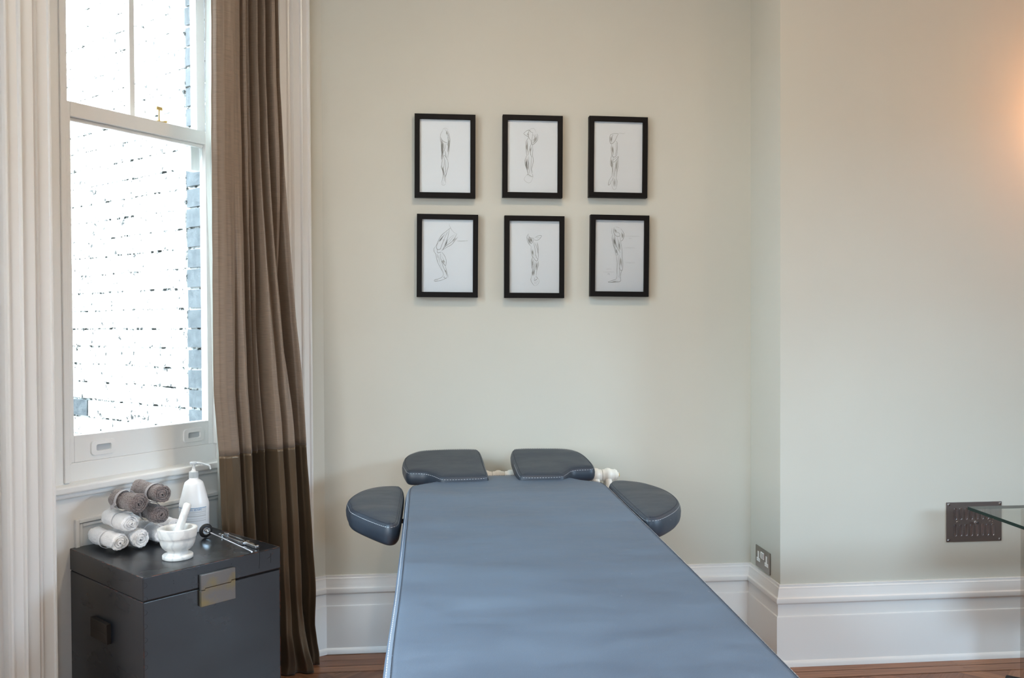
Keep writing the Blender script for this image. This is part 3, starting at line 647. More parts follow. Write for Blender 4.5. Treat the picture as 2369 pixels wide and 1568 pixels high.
stitch('stitching', mt, p_, n_, o_, .0125, ZB+.0005, M_STITCHD, wd=.0014, L_=.005, gap=.002)
hr_plane = lambda v: .11*(v.y-3.4)
HL = [(-.122, 3.51), (-.134, 3.60), (-.126, 3.69), (-.09, 3.755), (-.048, 3.786), (.043, 3.798), (.155, 3.796), (.190, 3.775), (.200, 3.70), (.204, 3.55), (.208, 3.41), (.195, 3.372), (.12, 3.360), (.055, 3.359), (.022, 3.368), (-.008, 3.413), (-.044, 3.447), (-.105, 3.463)]
HR = [(.338, 3.765), (.365, 3.786), (.435, 3.79), (.566, 3.775), (.62, 3.727), (.644, 3.65), (.652, 3.56), (.652, 3.49), (.635, 3.466), (.600, 3.460), (.554, 3.447), (.521, 3.396), (.495, 3.367), (.42, 3.362), (.35, 3.366), (.332, 3.39), (.328, 3.50), (.328, 3.68)]
for ol in (HL, HR):
    c_, p_, n_, o_ = pad('headrest', ol, .805, .865, M_PAD, hr_plane, n=5)
    stitch('stitching', c_, p_, n_, o_, .001, .865-.0105, M_STITCH, L_=.007, sel=lambda p: p.y < 3.56)
    stitch('stitching', c_, p_, n_, o_, .009, .865-.0008, M_STITCHD, wd=.0012, L_=.005, gap=.003)
AL = [(-.300, 3.003), (-.312, 3.08), (-.303, 3.17), (-.272, 3.27), (-.218, 3.335), (-.155, 3.345), (-.127, 3.31), (-.119, 3.193), (-.117, 2.95), (-.116, 2.80), (-.120, 2.715), (-.145, 2.692), (-.18, 2.732), (-.25, 2.851), (-.286, 2.93)]
AR = [(.672, 3.26), (.690, 3.335), (.72, 3.362), (.76, 3.353), (.815, 3.297), (.855, 3.18), (.866, 3.07), (.858, 2.97), (.840, 2.899), (.793, 2.803), (.725, 2.71), (.685, 2.690), (.668, 2.71), (.667, 2.80), (.668, 3.0)]
for ol in (AL, AR):
    c_, p_, n_, o_ = pad('armrest', ol, .765, .835, M_PAD, None, n=5)
    stitch('stitching', c_, p_, n_, o_, .001, .835-.0105, M_STITCH, L_=.007, sel=lambda p: p.y < 3.2)
    stitch('stitching', c_, p_, n_, o_, .009, .835-.0008, M_STITCHD, wd=.0012, L_=.005, gap=.003)
# under-frame
def bedbox(name, lo, hi, m, bev=.004):
    b = MB(); b.box(Vector(lo)-BO, Vector(hi)-BO); return b.build(name, m, bed, bevel=bev)
b = MB()
for lo_, hi_ in (((-.05, 1.42, .70), (-.01, 3.26, .7695)), ((.57, 1.42, .70), (.61, 3.26, .7695)), ((-.01, 1.42, .70), (.57, 1.46, .7695)), ((-.01, 3.22, .70), (.57, 3.26, .7695)), ((-.01, 2.32, .70), (.57, 2.36, .7695))): b.box(Vector(lo_)-BO, Vector(hi_)-BO)
b.build('bed_frame', M_WOODLEG, bed)
for x in (-.045, .565):
    for y in (1.5, 3.13): bedbox('leg', (x, y, 0), (x+.045, y+.05, .70), M_WOODLEG)
for x, s_ in ((-.015, 1), (.575, -1)):
    for y, y2 in ((1.56, 2.2), (3.12, 2.45)):
        b = MB(); b.tube([Vector((x, y, .12))-BO, Vector((x, y2, .70))-BO], .006, 8); b.build('brace_wire', M_STEEL, bed)
for x, y0, y1 in ((-.01, 3.2, 3.6), (.53, 3.2, 3.6)):
    b = MB(); b.tube([Vector((x, y0, .74))-BO, Vector((x, y1-.18, .775))-BO, Vector((x, y1, .822))-BO], .009, 10); b.build('headrest_bracket', M_ALLOY, bed)
for x0, x1, y in ((-.02, -.2, 3.1), (.58, .75, 3.05)):
    b = MB(); b.tube([Vector((x0, y, .745))-BO, Vector((x1, y, .757))-BO], .008, 10); b.build('armrest_bracket', M_ALLOY, bed)

# ------------------------------------------------------------------ column radiator under the drawings
rad = thing('column_radiator', 'white column radiator on the wall behind the massage table', 'radiator', (.82, 3.78, 0))
sec = []
for k in range(15):
    b = MB(); X = -.052-.0545*k
    Tx = Matrix.Translation((X, 0, 0))@Matrix.Rotation(R(90), 4, 'Y')
    pr = [(.022, -.027), (.0255, -.026), (.0265, -.020), (.027, -.014), (.0305, -.009), (.032, 0), (.0305, .009), (.027, .014), (.0265, .020), (.0255, .026), (.022, .027)]
    for z in (.782, .14): b.lathe([(r_, h_) for r_, h_ in pr], n=24, T=Matrix.Translation((X, 0, z))@Matrix.Rotation(R(90), 4, 'Y'))
    for y in (-.035, 0, .035):
        b.tube([(X, y*.2, .775), (X, y*.8, .75), (X, y, .72), (X, y, .45), (X, y, .20), (X, y*.8, .17), (X, y*.2, .145)], [.015, .0145, .0135, .013, .0135, .0145, .015], 12)
    b.build('radiator_section', M_RAD, rad, smooth=True, sharp=50)
for z in (.782, .14):
    b = MB(); b.lathe([(.025, 0), (.0265, .003), (.0265, .008), (.023, .009), (.023, .014), (.019, .016), (.014, .017), (.012, .022), (.0, .0222)], n=24, T=Matrix.Translation((-.026, 0, z))@Matrix.Rotation(R(90), 4, 'Y'))
    b.build('end_cap', M_RAD, rad, smooth=True)
b = MB(); b.lathe([(.0075, 0), (.0075, .004), (0, .0041)], n=6, T=Matrix.Translation((-.0035, 0, .782))@Matrix.Rotation(R(90), 4, 'Y')); b.build('bleed_nut', M_BRASS, rad)
for X in (-.052, -.052-.0545*14):
    b = MB(); b.box((X-.012, -.03, 0), (X+.012, .03, .10)); b.tube([(X, 0, .09), (X, 0, .12)], .013, 12); b.build('foot', M_RAD, rad, bevel=.004)
b = MB(); b.tube([(-.40, 0, .66), (-.40, .0945, .66)], .007, 8); b.build('wall_bracket', M_RAD, rad)

# ------------------------------------------------------------------ chest
CA = Vector((-.8983, 2.726, 0)); CANG = R(43.576); CW, CD, CH = .4916, .5476, .68; SEAM = .604
chest = thing('trunk', 'black lacquered wooden trunk with square clasp, standing under the window', 'chest', CA, (0, 0, CANG))
b = MB(); b.box((.0015, .0015, .03), (CW-.0015, CD-.0015, SEAM-.0018)); b.box((.012, .012, 0), (CW-.012, CD-.012, .03)); body = b.build('trunk_body', M_CHEST, chest, bevel=.003)
b = MB(); b.box((0, 0, SEAM+.0012), (CW, CD, CH)); lid = b.build('lid', M_CHEST, chest, bevel=.003)
b = MB(); b.box((.004, .004, SEAM-.003), (CW-.004, CD-.004, SEAM+.003)); b.build('seam_shadow_gap', M_DARK, body)
# rubbed edges showing the red undercoat
def edge(P_, p, q, r_=.0012):
    r_ *= .75
    b = MB(); b.tube([p, (Vector(p)+Vector(q))/2, q], r_, 6); b.build('worn_edge', M_WORN, P_)
edge(lid, (.004, .0006, CH-.0014), (CW-.004, .0006, CH-.0014)); edge(lid, (.0006, .004, CH-.0014), (.0006, CD-.01, CH-.0014), .0009); edge(lid, (CW-.0006, .004, CH-.0014), (CW-.0006, CD-.01, CH-.0014), .0012)
edge(lid, (CW-.0008, .0008, .62), (CW-.0008, .0008, CH-.003), .0009)
edge(body, (.0022, .006, SEAM-.0028), (.0022, .30, SEAM-.0028), .0009); edge(body, (.0022, .0022, .40), (.0022, .0022, .46), .0006); edge(body, (CW-.0022, .0022, .05), (CW-.0022, .0022, SEAM-.006), .0009)
def clasp(b, u0, u1, z0, z1): b.box((u0, -.010, z0), (u1, 0, z1))
b = MB(); pts = [(.186, .590), (.200, .590), (.200, .5985), (.296, .6085), (.296, .6185), (.309, .6185)]
def plate(top, bot, y0, y1):
    b = MB(); P = top+list(reversed(bot)); n = len(P)
    b.add([Vector((p[0], y0, p[1])) for p in P]+[Vector((p[0], y1, p[1])) for p in P], [tuple(range(n)), tuple(range(2*n-1, n-1, -1))]+[(i, (i+1) % n, n+(i+1) % n, n+i) for i in range(n)]); return b
g = .0007
zj = [(.186, .5985), (.200, .5985), (.200, .6035), (.294, .6035), (.294, .6095), (.309, .6095)]
bt = plate([(.186, .649), (.309, .649)], [(p[0], p[1]+g) for p in zj], -.012, 0); bt.build('clasp_plate', M_CLASP, lid, bevel=.0012)
bt = plate([(p[0], p[1]-g) for p in zj], [(.186, .545), (.309, .545)], -.012, .0015); bt.build('clasp_plate', M_CLASP, body, bevel=.0012)
b = MB(); b.box((-.013, .228, .421), (.0015, .352, .486)); b.box((-.014, .232, .452), (-.012, .348, .4535)); b.build('side_handle', M_CLASPD, body, bevel=.003)
# dovetail rings, nail dots and scratches on the front
for k in range(14):
    b = MB(); z = .655-.0425*k; pts = [( .0025+.011*math.sin(math.pi*j/8), -.0004+(.0015 if z < SEAM else 0), z+.008*math.cos(math.pi*j/8)) for j in range(9)]
    b.tube(pts, .0004, 4); b.build('dovetail_line', M_DARK, body if z < SEAM else lid)
b = MB(); b.tube([(.408, -.0003, .678), (.4085, -.0003, .655), (.406, -.0003, .622)], .0006, 4); b.build('crack', M_DARK, lid)
b = MB(); b.tube([(.452, -.0003, .665), (.452, -.0003, .632)], .0006, 4); b.build('crack', M_DARK, lid)
for p, q in () and (((.408, -.0003, .678), (.4085, -.0003, .655)), ((.4085, -.0003, .655), (.406, -.0003, .622)), ((.452, -.0003, .665), (.452, -.0003, .632))): b.tube([p, q], .0006, 4)
for u, z in ((.098, .648), (.098, .639), (.30, .658)):
    b = MB(); b.box((u, -.0004, z), (u+.002, .0002, z+.003)); b.build('nail_hole', M_DARK, lid)
for p, q in (((.436, -.0003, .648), (.452, -.0003, .656)), ((.444, -.0003, .650), (.462, -.0003, .665))):
    b = MB(); b.tube([p, q], .0004, 4); b.build('scratch', M_WORN, lid)

TC = Matrix.Translation(CA)@Matrix.Rotation(CANG, 4, 'Z')
def onchest(u, v, h=0): return TC@Vector((u, v, CH+h))

# rolled towels
def towel(kind, u, v, h, r_, L_, seed, yaw, label, group, ribbon_='band', bow=0):
    t = thing('rolled_towel', label, 'towel', onchest(u, v, h), (0, 0, CANG+R(yaw)), group)
    rnd = random.Random(seed); mat_ = M_TOWW if kind == 'w' else M_TOWG; b = MB()
    th = .0085 if kind == 'w' else .0095; turns = (r_-.004)/th; NS = 150; ecc = rnd.uniform(.9, 1.0); ph = rnd.uniform(0, 6.28)
    prof = []; pin = []
    for i in range(NS+1):
        f = i/NS; a = ph+f*turns*2*math.pi; rc = .003+f*(r_-.003-th/2)
        ro, ri = rc+th*.44, rc-th*.40
        if i > NS-8: q = (NS-i)/8; ro = ri+(ro-ri)*max(.15, q)
        prof.append((ro*math.cos(a), ro*math.sin(a)*ecc)); pin.append((ri*math.cos(a), ri*math.sin(a)*ecc))
    loop = prof+list(reversed(pin)); nL = 34; rings = []
    for j in range(nL+1):
        y = -L_/2+L_*j/nL; e_ = min(j, nL-j); sq = 1.0
        mid = abs(y)/(L_/2); pinch = 1-.10*math.exp(-(y/.014)**2)
        inset = .0025 if e_ == 0 else 0
        ring_ = []
        for k_, (x, z) in enumerate(loop):
            rr = math.hypot(x, z) or 1e-6
            nz = noise.noise(Vector((x*28, y*22, z*28+seed)))*.005+noise.noise(Vector((x*170, y*170, z*170+seed)))*.0032
            s_ = pinch*(1+nz/max(rr, .012))-(inset/max(rr, .02) if k_ < len(prof) else -inset/max(rr, .02)*0)
            yy = y+(.006*noise.noise(Vector((x*40, z*40, seed+j//30*9))) if e_ < 2 else 0)-(1 if y > 0 else -1)*(.0 if e_ else .001)+(-(.5-rr/r_)*.006 if e_ == 0 and y < 0 else 0)
            ring_.append(Vector((x*s_, yy, z*s_)))
        rings.append(ring_)
    b.loft(rings, cap=False); n = len(loop); h_ = len(prof)
    for base, vs in ((0, rings[0]), (1, rings[-1])):
        b.add(vs, [(i, i+1, n-2-i, n-1-i) for i in range(h_-1)])
    b.build('towel', mat_, t, smooth=True, sharp=75)
    rb = M_RIBBON if kind == 'g' else M_RIBBONW
    yb = 0.0 if kind == 'w' else bow
    hw_ = .004 if kind == 'w' else .0075
    b = MB(); rings = []
    for k in range(41):
        a = 2*math.pi*k/40; rr = r_*.93*(1 if kind == 'w' else 1.06); ec = ecc
        rings.append([Vector((q*math.cos(a), y, q*math.sin(a)*ec)) for y, q in ((yb-hw_, rr), (yb-hw_, rr+.0010), (yb+hw_, rr+.0010), (yb+hw_, rr))])
    b.loft(rings, cap=False); b.build('ribbon', rb, t, smooth=True, sharp=50)
    if ribbon_ == 'bow':
        b = MB()
        a = R(200); c0 = Vector((math.cos(a)*r_*1.04, yb, math.sin(a)*r_*1.0)); no = Vector((math.cos(a), 0, math.sin(a))); tg = Vector((-math.sin(a), 0, math.cos(a)))
        for s_, l_, dn in ((1, .026, .2), (-1, .030, -.5)):
            mid = Vector((0, s_*.8, 0))+tg*dn
            mid.normalize(); pts = [c0+no*.002, c0+mid*l_*.5+no*.010, c0+mid*l_+no*.006, c0+mid*l_*.6+no*.002, c0+no*.003]
            pts = smooth_open(pts, 5); rr = []
            wdv = mid.cross(no).normalized()*.0055
            for p in pts: rr.append([p-wdv, p+wdv, p+wdv+no*.0008, p-wdv+no*.0008])
            b.loft(rr)
        b.build('bow', M_RIBBONW if kind == 'w' else M_RIBBON, t, smooth=True, sharp=60)
    return t
GW = 'white rolled face towels on the trunk'; GG = 'grey rolled face towels on the white towels'
RW = .0355
towel('w', .080, .425, .037, RW, .178, 1, 3, 'white rolled towel at the bottom left front of the pile on the trunk', GW)
towel('w', .155, .418, .0365, RW*.98, .172, 2, -2, 'white rolled towel in the bottom row between the front left one and the marble mortar', GW)
towel('w', .236, .425, .037, RW, .17, 3, 2, 'white rolled towel in the bottom row, partly behind the marble mortar', GW)
towel('w', .116, .408, .099, RW, .172, 4, -1, 'white rolled towel lying on two others, directly under the front grey towel', GW)
towel('w', .310, .48, .037, RW, .17, 5, 0, 'white rolled towel farthest back, only its top showing above the mortar', GW)
towel('g', .130, .385, .1675, .0375, .168, 6, 2, 'grey rolled towel with a ribbon bow, lower left of the three grey ones', GG, 'bow', .012)
towel('g', .222, .405, .1125, .0375, .168, 7, -2, 'grey rolled towel lower right of the three grey ones, end loosely unrolled', GG)
towel('g', .2155, .395, .1875, .0365, .19, 8, 0, 'grey rolled towel topmost of the pile, tied with a satin ribbon', GG, 'bow', -.045)

# mortar and pestle
mo = onchest(.185, .138)
m_ = thing('mortar', 'white marble mortar bowl on a round foot, standing on the trunk', 'mortar', mo)
b = MB(); b.lathe([(0, 0), (.047, 0), (.049, .002), (.049, .012), (.047, .0145), (.040, .0155), (.034, .018), (.0325, .022), (.034, .026), (.042, .031), (.049, .039), (.054, .049), (.0565, .060), (.0572, .069), (.0592, .071), (.0605, .074), (.0615, .084), (.0635, .098), (.0632, .1015), (.061, .103), (.052, .103), (.049, .1015), (.0475, .096), (.045, .08), (.040, .06), (.030, .042), (.015, .034), (0, .032)], n=64)
b.build('bowl', M_MARBLE, m_, smooth=True, sharp=50)
pe = onchest(.185, .138, 0)+Vector((-.013, .004, .046))
p2 = thing('pestle', 'white marble pestle leaning in the mortar', 'pestle', pe)
b = MB(); ax = (Vector((.022, .012, .152))-Vector((-.013, .004, .046))); ax = ax.normalized()
q = ax.to_track_quat('Z', 'Y').to_matrix().to_4x4()
b.lathe([(0, -.002), (.010, .0), (.0165, .006), (.0185, .016), (.018, .028), (.0155, .05), (.0135, .08), (.013, .11), (.0135, .128), (.0125, .137), (.008, .1415), (0, .1425)], n=32, T=q)
b.build('pestle_body', M_MARBLE, p2, smooth=True, sharp=60)

# pump bottle
bo = thing('pump_bottle', 'tall white pump dispenser bottle with grey ribbed collar, behind the mortar', 'bottle', onchest(.424, .470), (0, 0, R(-8)))
bo.scale = (1.14, 1.14, 1.17)
b = MB(); b.lathe([(0, 0), (.044, 0), (.0475, .004), (.0475, .080), (.0472, .088), (.0455, .096), (.0385, .122), (.0315, .148), (.0285, .156), (.021, .162), (.015, .166), (.0145, .172), (0, .172)], n=48)
b.build('bottle_body', M_BOTTLE, bo, smooth=True, sharp=60)
def cyl_patch(b, r_, z0f, z1f, a0_, a1_, n=40, mi=0):
    vs = []
    for k in range(n+1):
        a = a0_+(a1_-a0_)*k/n; vs += [Vector((r_*math.cos(a), r_*math.sin(a), z0f(k/n))), Vector((r_*math.cos(a), r_*math.sin(a), z1f(k/n)))]
    b.add(vs, [(2*k, 2*k+2, 2*k+3, 2*k+1) for k in range(n)], mi)
b = MB(); A0, A1 = R(195), R(345)
cyl_patch(b, .0479, lambda f: .008, lambda f: .078, A0, A1, mi=0)
cyl_patch(b, .0482, lambda f: .078, lambda f: .0795, A0, A1, mi=1)
for z, hh_ in ((.064, .0018), (.058, .0012), (.051, .003), (.043, .0012), (.036, .0022)): cyl_patch(b, .0481, lambda f: z, lambda f: z+hh_, A0+.1, A1-.05, mi=2)
b.build('label', [M_LABEL, M_BLUE, M_LABELG], bo, normals=False)
# curved label lettering
tx = bpy.data.curves.new('label_text', 'FONT'); tx.body = 'ANIOSGEL 85 NPC'; tx.size = .0078; tx.align_x = 'CENTER'; to = bpy.data.objects.new('label_text', tx); col.objects.link(to)
dg = bpy.context.evaluated_depsgraph_get(); me = bpy.data.meshes.new_from_object(to.evaluated_get(dg)); bpy.data.objects.remove(to)
ac = R(285)
for v_ in me.vertices:
    a = ac+v_.co.x/.0484; z = v_.co.y+.0705; v_.co = Vector((.0484*math.cos(a), .0484*math.sin(a), z))
me.materials.append(M_BLUE); lt = bpy.data.objects.new('label_text', me); col.objects.link(lt); lt.parent = bo
b = MB(); n = 48; prof = []
rings = []
for z, rr in ((.170, .0135), (.1705, .0145), (.189, .0145), (.190, .0135)):
    rings.append([Vector(((rr+(.0007 if k % 2 else 0))*math.cos(2*math.pi*k/n), (rr+(.0007 if k % 2 else 0))*math.sin(2*math.pi*k/n), z)) for k in range(n)])
b.loft(rings); b.build('collar', M_GREYPL, bo)
b = MB(); b.lathe([(.009, .189), (.009, .193), (.0065, .194), (.0065, .198), (.005, .199), (.0048, .216), (.0, .2161)], n=24); b.build('pump_stem', M_PLASTIC, bo, smooth=True)
b = MB(); b.lathe([(0, .214), (.012, .214), (.0125, .216), (.0125, .2205), (.011, .222), (0, .222)], n=28)
b.tube(smooth_open([(.008, 0, .218), (.030, -.004, .217), (.046, -.006, .213), (.055, -.007, .211), (.0585, -.0075, .207), (.061, -.008, .199)], 4), [.0042]*4+[.0032]*13+[.0030]*4, 10)
b.build('pump_head', M_GREYPL, bo, smooth=True, sharp=50)

# reflex hammer
hm = thing('reflex_hammer', 'reflex hammer with round black rubber disc and long chrome handle on the trunk', 'reflex hammer', onchest(.389, .322))
cen = onchest(.389, .322, .026)-onchest(.389, .322); end = onchest(.381, .004, .0035)-onchest(.389, .322)
ax = (end-cen).normalized(); q = Matrix.Translation(cen)@ax.to_track_quat('Z', 'Y').to_matrix().to_4x4()
b = MB(); b.lathe([(0, -.007), (.016, -.007), (.021, -.0065), (.0245, -.004), (.0258, 0), (.0245, .004), (.021, .0065), (.015, .007), (.0145, .005), (0, .005)], n=48, T=q); b.build('rubber_disc', M_RUBBER, hm, smooth=True, sharp=50)
b = MB(); b.lathe([(.0145, .0045), (.0145, .0062), (.013, .0066), (.012, .0055), (.006, .006), (.0055, .016), (.004, .020), (0, .0201)], n=32, T=q); b.build('disc_hub', M_CHROME, hm, smooth=True, sharp=50)
b = MB(); b.tube([cen+ax*.012, cen+ax*.05, end-ax*.02, end], [.0028, .0028, .0034, .0032], 14); b.build('handle', M_CHROME, hm, smooth=True)

# tuning fork
tf = thing('tuning_fork', 'silver tuning fork with two flat prongs lying beside the reflex hammer', 'tuning fork', onchest(.432, .16))
TF = Matrix.Rotation(CANG+R(-90-4.6), 4, 'Z')   # local +x points towards the camera side
b = MB()
for s_ in (-1, 1): b.box((-.135, s_*.0105-.0028, .004), (.03, s_*.0105+.0028, .0095), TF)
b.box((.028, -.0135, .002), (.045, .0135, .0125), TF); b.build('prongs', M_CHROME, tf, bevel=.0012)
b = MB()
for s_ in (-1, 1): b.box((-.142, s_*.0105-.0045, .0), (-.118, s_*.0105+.0045, .0115), TF)
b.build('weight', M_CHROME, tf, bevel=.0012)
b = MB(); b.box((.045, -.0075, .0005), (.125, .0075, .0125), TF); b.build('stem', M_CHROME, tf, bevel=.003)
b = MB(); b.box((.036, -.010, .0), (.046, .010, .0022), TF); b.build('collar', M_DARK, tf)

# ------------------------------------------------------------------ curtain
cu = thing('curtain', 'brown herringbone curtain with a dark satin lower band beside the window', 'curtain', P0)
LE = [(3.3, -.533), (2.67, -.536), (2.2, -.542), (1.7, -.542), (1.2, -.543), (.96, -.521), (.70, -.510), (.45, -.50), (0, -.48)]
RE = [(3.3, -.215), (2.8, -.207), (2.44, -.199), (2.09, -.179), (1.64, -.148), (1.28, -.121), (.93, -.102), (.63, -.083), (.35, -.066), (.18, -.056), (.10, -.040), (.05, -.026), (0, -.022)]
def lerpt(T_, z):
    for (z1, a), (z0, c) in zip(T_, T_[1:]):
        if z >= z0: f = (z-z0)/(z1-z0); return c+(a-c)*f
    return T_[-1][1]
# fold profile: s across, o depth (upper), and a wider one towards the floor
FU = [(0, .0), (.03, .012), (.10, .020), (.22, .022), (.32, .018), (.365, .0), (.385, -.004), (.40, .012), (.42, .016), (.44, .002), (.46, .010), (.475, .014), (.49, -.02), (.52, -.040), (.555, -.035), (.58, .002), (.60, .016), (.62, .004), (.64, -.032), (.665, -.034), (.69, -.006), (.715, .016), (.735, .012), (.755, -.034), (.78, -.040), (.81, -.012), (.84, .016), (.86, .020), (.885, -.004), (.90, -.028), (.92, .006), (.94, .016), (.96, .002), (.98, -.006), (1.0, -.024)]
FL = [(0, .0), (.03, .010), (.08, .018), (.14, .020), (.19, .012), (.22, -.002), (.24, .012), (.27, .024), (.31, .018), (.335, -.030), (.36, -.045), (.385, -.012), (.405, .012), (.425, -.012), (.445, -.038), (.465, .0), (.485, .012), (.505, -.024), (.535, -.046), (.56, .004), (.59, .028), (.63, .032), (.66, .018), (.69, .014), (.72, .030), (.77, .034), (.81, .012), (.83, -.034), (.86, -.050), (.89, -.026), (.92, .018), (.945, .030), (.97, .020), (.985, .0), (1.0, -.03)]
def fold(s, z):
    def ev(P, s):
        for (s0, o0), (s1, o1) in zip(P, P[1:]):
            if s <= s1: f = (s-s0)/(s1-s0); f = f*f*(3-2*f); return o0+(o1-o0)*f
        return P[-1][1]
    k = min(1, max(0, (2.2-z)/1.2)); k = k*k*(3-2*k)
    v = ev(FU, s)*(1-k)+ev(FL, s)*k
    return v
def curtain_part(name, m, z0, z1, nz, push):
    b = MB(); NS = 260; rows = []; uvs = []
    for j in range(nz+1):
        z = z0+(z1-z0)*j/nz; a, c = lerpt(LE, z), lerpt(RE, z); row_ = []; L_ = 0; pv = None
        for i in range(NS+1):
            s = i/NS
            flare = .02*max(0, (.35-z)/.35)**2*math.sin(s*17+1.3)+.012*max(0, (.5-z)/.5)*math.sin(s*9+z*16)
            wig = .0035*noise.noise(Vector((s*7, z*3.1, 2)))+.0018*noise.noise(Vector((s*26, z*9, 5)))
            t = a+(c-a)*s+.006*max(0, (.6-z)/.6)*math.sin(s*12+z*22)
            o = .06+fold(s, z)*1.95*(1+.1*math.sin(z*2))+flare+wig+push+(.03*max(0, s-.6)*max(0, (1.2-z)))
            p = W(t, o, z)-P0
            if pv is not None: L_ += (p-pv).length
            pv = p; row_.append(p); uvs.append((L_, z))
        rows.append(row_)
    vs = [p for r_ in rows for p in r_]; n = NS+1
    b.add(vs, [(j*n+i, j*n+i+1, (j+1)*n+i+1, (j+1)*n+i) for j in range(nz) for i in range(NS)], 0, uvs)
    o = b.build(name, m, cu, smooth=True, sharp=80, normals=False)
    so = o.modifiers.new('thick', 'SOLIDIFY'); so.thickness = .002; so.offset = -1
    return o
curtain_part('upper_panel', M_CURT, .955, 3.3, 90, 0)
curtain_part('satin_band', M_SATIN, .004, .958, 70, -.0006)
b = MB(); NS = 60; rows = []; vs = []
for j in range(41):
    z = .004+3.29*j/40; a = -.435+.012*math.sin(z*2.1)+(.018 if z < 1.0 else .018*max(0, 1-(z-1)*4)); 
    for i in range(NS+1):
        s = i/NS; vs.append(W(a-.012*0+(.24)*s, -.088+.010*math.sin(s*34)+.004*math.sin(z*5+s*8), z)-P0)
n = NS+1
b.add(vs, [(j*n+i, j*n+i+1, (j+1)*n+i+1, (j+1)*n+i) for j in range(40) for i in range(NS)])
b.build('lining', M_LINING, cu, smooth=True, normals=False)

# ------------------------------------------------------------------ socket on the alcove side
so_ = thing('wall_socket', 'brushed steel double wall socket on the alcove side above the skirting', 'socket', (XA, 3.717, .4))
b = MB(); b.box((-.006, -.083, -.048), (-.0005, .083, .048)); b.build('face_plate', M_STEEL, so_, bevel=.0015)
for y in (.047, -.047):
    b = MB(); b.box((-.0072, y-.0195, -.020), (-.0055, y+.0195, -.004)); b.box((-.0072, y-.0075, -.004), (-.0055, y+.0075, .026))
    b.build('pin_holes', M_PLASTIC, so_, bevel=.0008)
    b = MB()
    for dy in (-.011, .011): b.box((-.0078, y+dy-.0032, -.014), (-.0071, y+dy+.0032, -.010))
    b.build('slots', M_GREYPL, so_)
b = MB(); b.box((-.0075, -.019, .002), (-.0055, .019, .032)); b.build('switch_surround', M_PLASTIC, so_, bevel=.001)
for y in (-.0095, .0095):
    b = MB(); b.box((-.0105, y-.0078, .006), (-.0074, y+.0078, .029)); b.build('switch', M_CHROME, so_, bevel=.001)

# ------------------------------------------------------------------ air vent on the chimney breast
ve = thing('air_vent', 'brushed metal air vent plate with two rows of slots on the right wall', 'vent', (2.331, YC, .591))
b = MB(); b.box((-.1265, -.004, -.086), (.1265, -.0005, .086)); b.build('vent_plate', M_VENT, ve, bevel=.001)
for r_ in (1, -1):
    for k in range(8):
        x = -.0866+.0245*k+.000; z = r_*.0355
        def cap(hw, hz, y):
            pts = []
            for k2 in range(9): a = math.pi*k2/8; pts.append(Vector((x+hw*math.cos(a), y, z+hz-hw+hw*math.sin(a))))
            for k2 in range(9): a = math.pi+math.pi*k2/8; pts.append(Vector((x+hw*math.cos(a), y, z-hz+hw+hw*math.sin(a))))
            return pts
        b = MB(); b.loft([cap(.0066, .027, -.004), cap(.0064, .0268, -.0058), cap(.0058, .0262, -.0062), cap(.0048, .0252, -.0055), cap(.0044, .0248, -.0042)], cap=False)
        b.add(cap(.0044, .0248, -.0042), [tuple(range(18))]); b.build('slot', M_SLOT, ve, smooth=True, sharp=60)
b = MB(); b.tube([(0, -.004, 0), (0, -.012, 0)], .006, 14); b.tube([(0, -.010, 0), (.004, -.024, -.001)], [.0035, .0055], 12); b.build('knob', M_CHROME, ve, smooth=True)
for x in (-.117, .117):
    for z in (-.077, .077):
        b = MB(); b.lathe([(.0055, 0), (.005, .002), (.002, .003), (0, .003)], n=16, T=Matrix.Translation((x, -.004, z))@Matrix.Rotation(R(90), 4, 'X')); b.build('screw', M_CHROME, ve, smooth=True)
for x in (-.073, .077):
    b = MB(); b.tube([(x-.010, -.0046, 0), (x-.004, -.005, .002), (x, -.0046, -.001)], .0012, 6); b.build('rivet', M_CHROME, ve)
    b = MB(); b.box((x+.004, -.0055, -.002), (x+.007, -.004, .001)); b.build('rivet', M_CHROME, ve)

# ------------------------------------------------------------------ glass desk at the right edge
dk = thing('glass_desk', 'clear glass desk with a green edge at the right side of the room', 'desk', (2.7, 2.75, 0))
DO = Vector((2.7, 2.75, 0))
x0, x1, y0, y1, z0, z1 = 2.066, 3.55, 2.30, 3.205, .718, .73
b = MB(); b.add([Vector(p)-DO for p in ((x0, y0, z1), (x1, y0, z1), (x1, y1, z1), (x0+.024, y1, z1))], [(0, 1, 2, 3)], 0)
bx = [Vector(p)-DO for p in ((x0, y0, z1), (x1, y0, z1), (x1, y1, z1), (x0+.024, y1, z1), (x0, y0, z0), (x1, y0, z0), (x1, y1, z0), (x0+.024, y1, z0))]
b.add(bx, [(3, 0, 4, 7), (0, 1, 5, 4), (1, 2, 6, 5), (2, 3, 7, 6)], 1)
b.build('desk_top', [M_TABLEGLASS, M_GLASSEDGE], dk, normals=False)
b = MB(); b.box(Vector((2.305, 3.185, 0))-DO, Vector((3.40, 3.195, z0))-DO); b.build('leg_panel', M_SMOKE, dk)
b = MB(); b.box(Vector((3.30, 2.45, 0))-DO, Vector((3.31, 3.139, z0))-DO); b.build('leg_panel', M_SMOKE, dk)

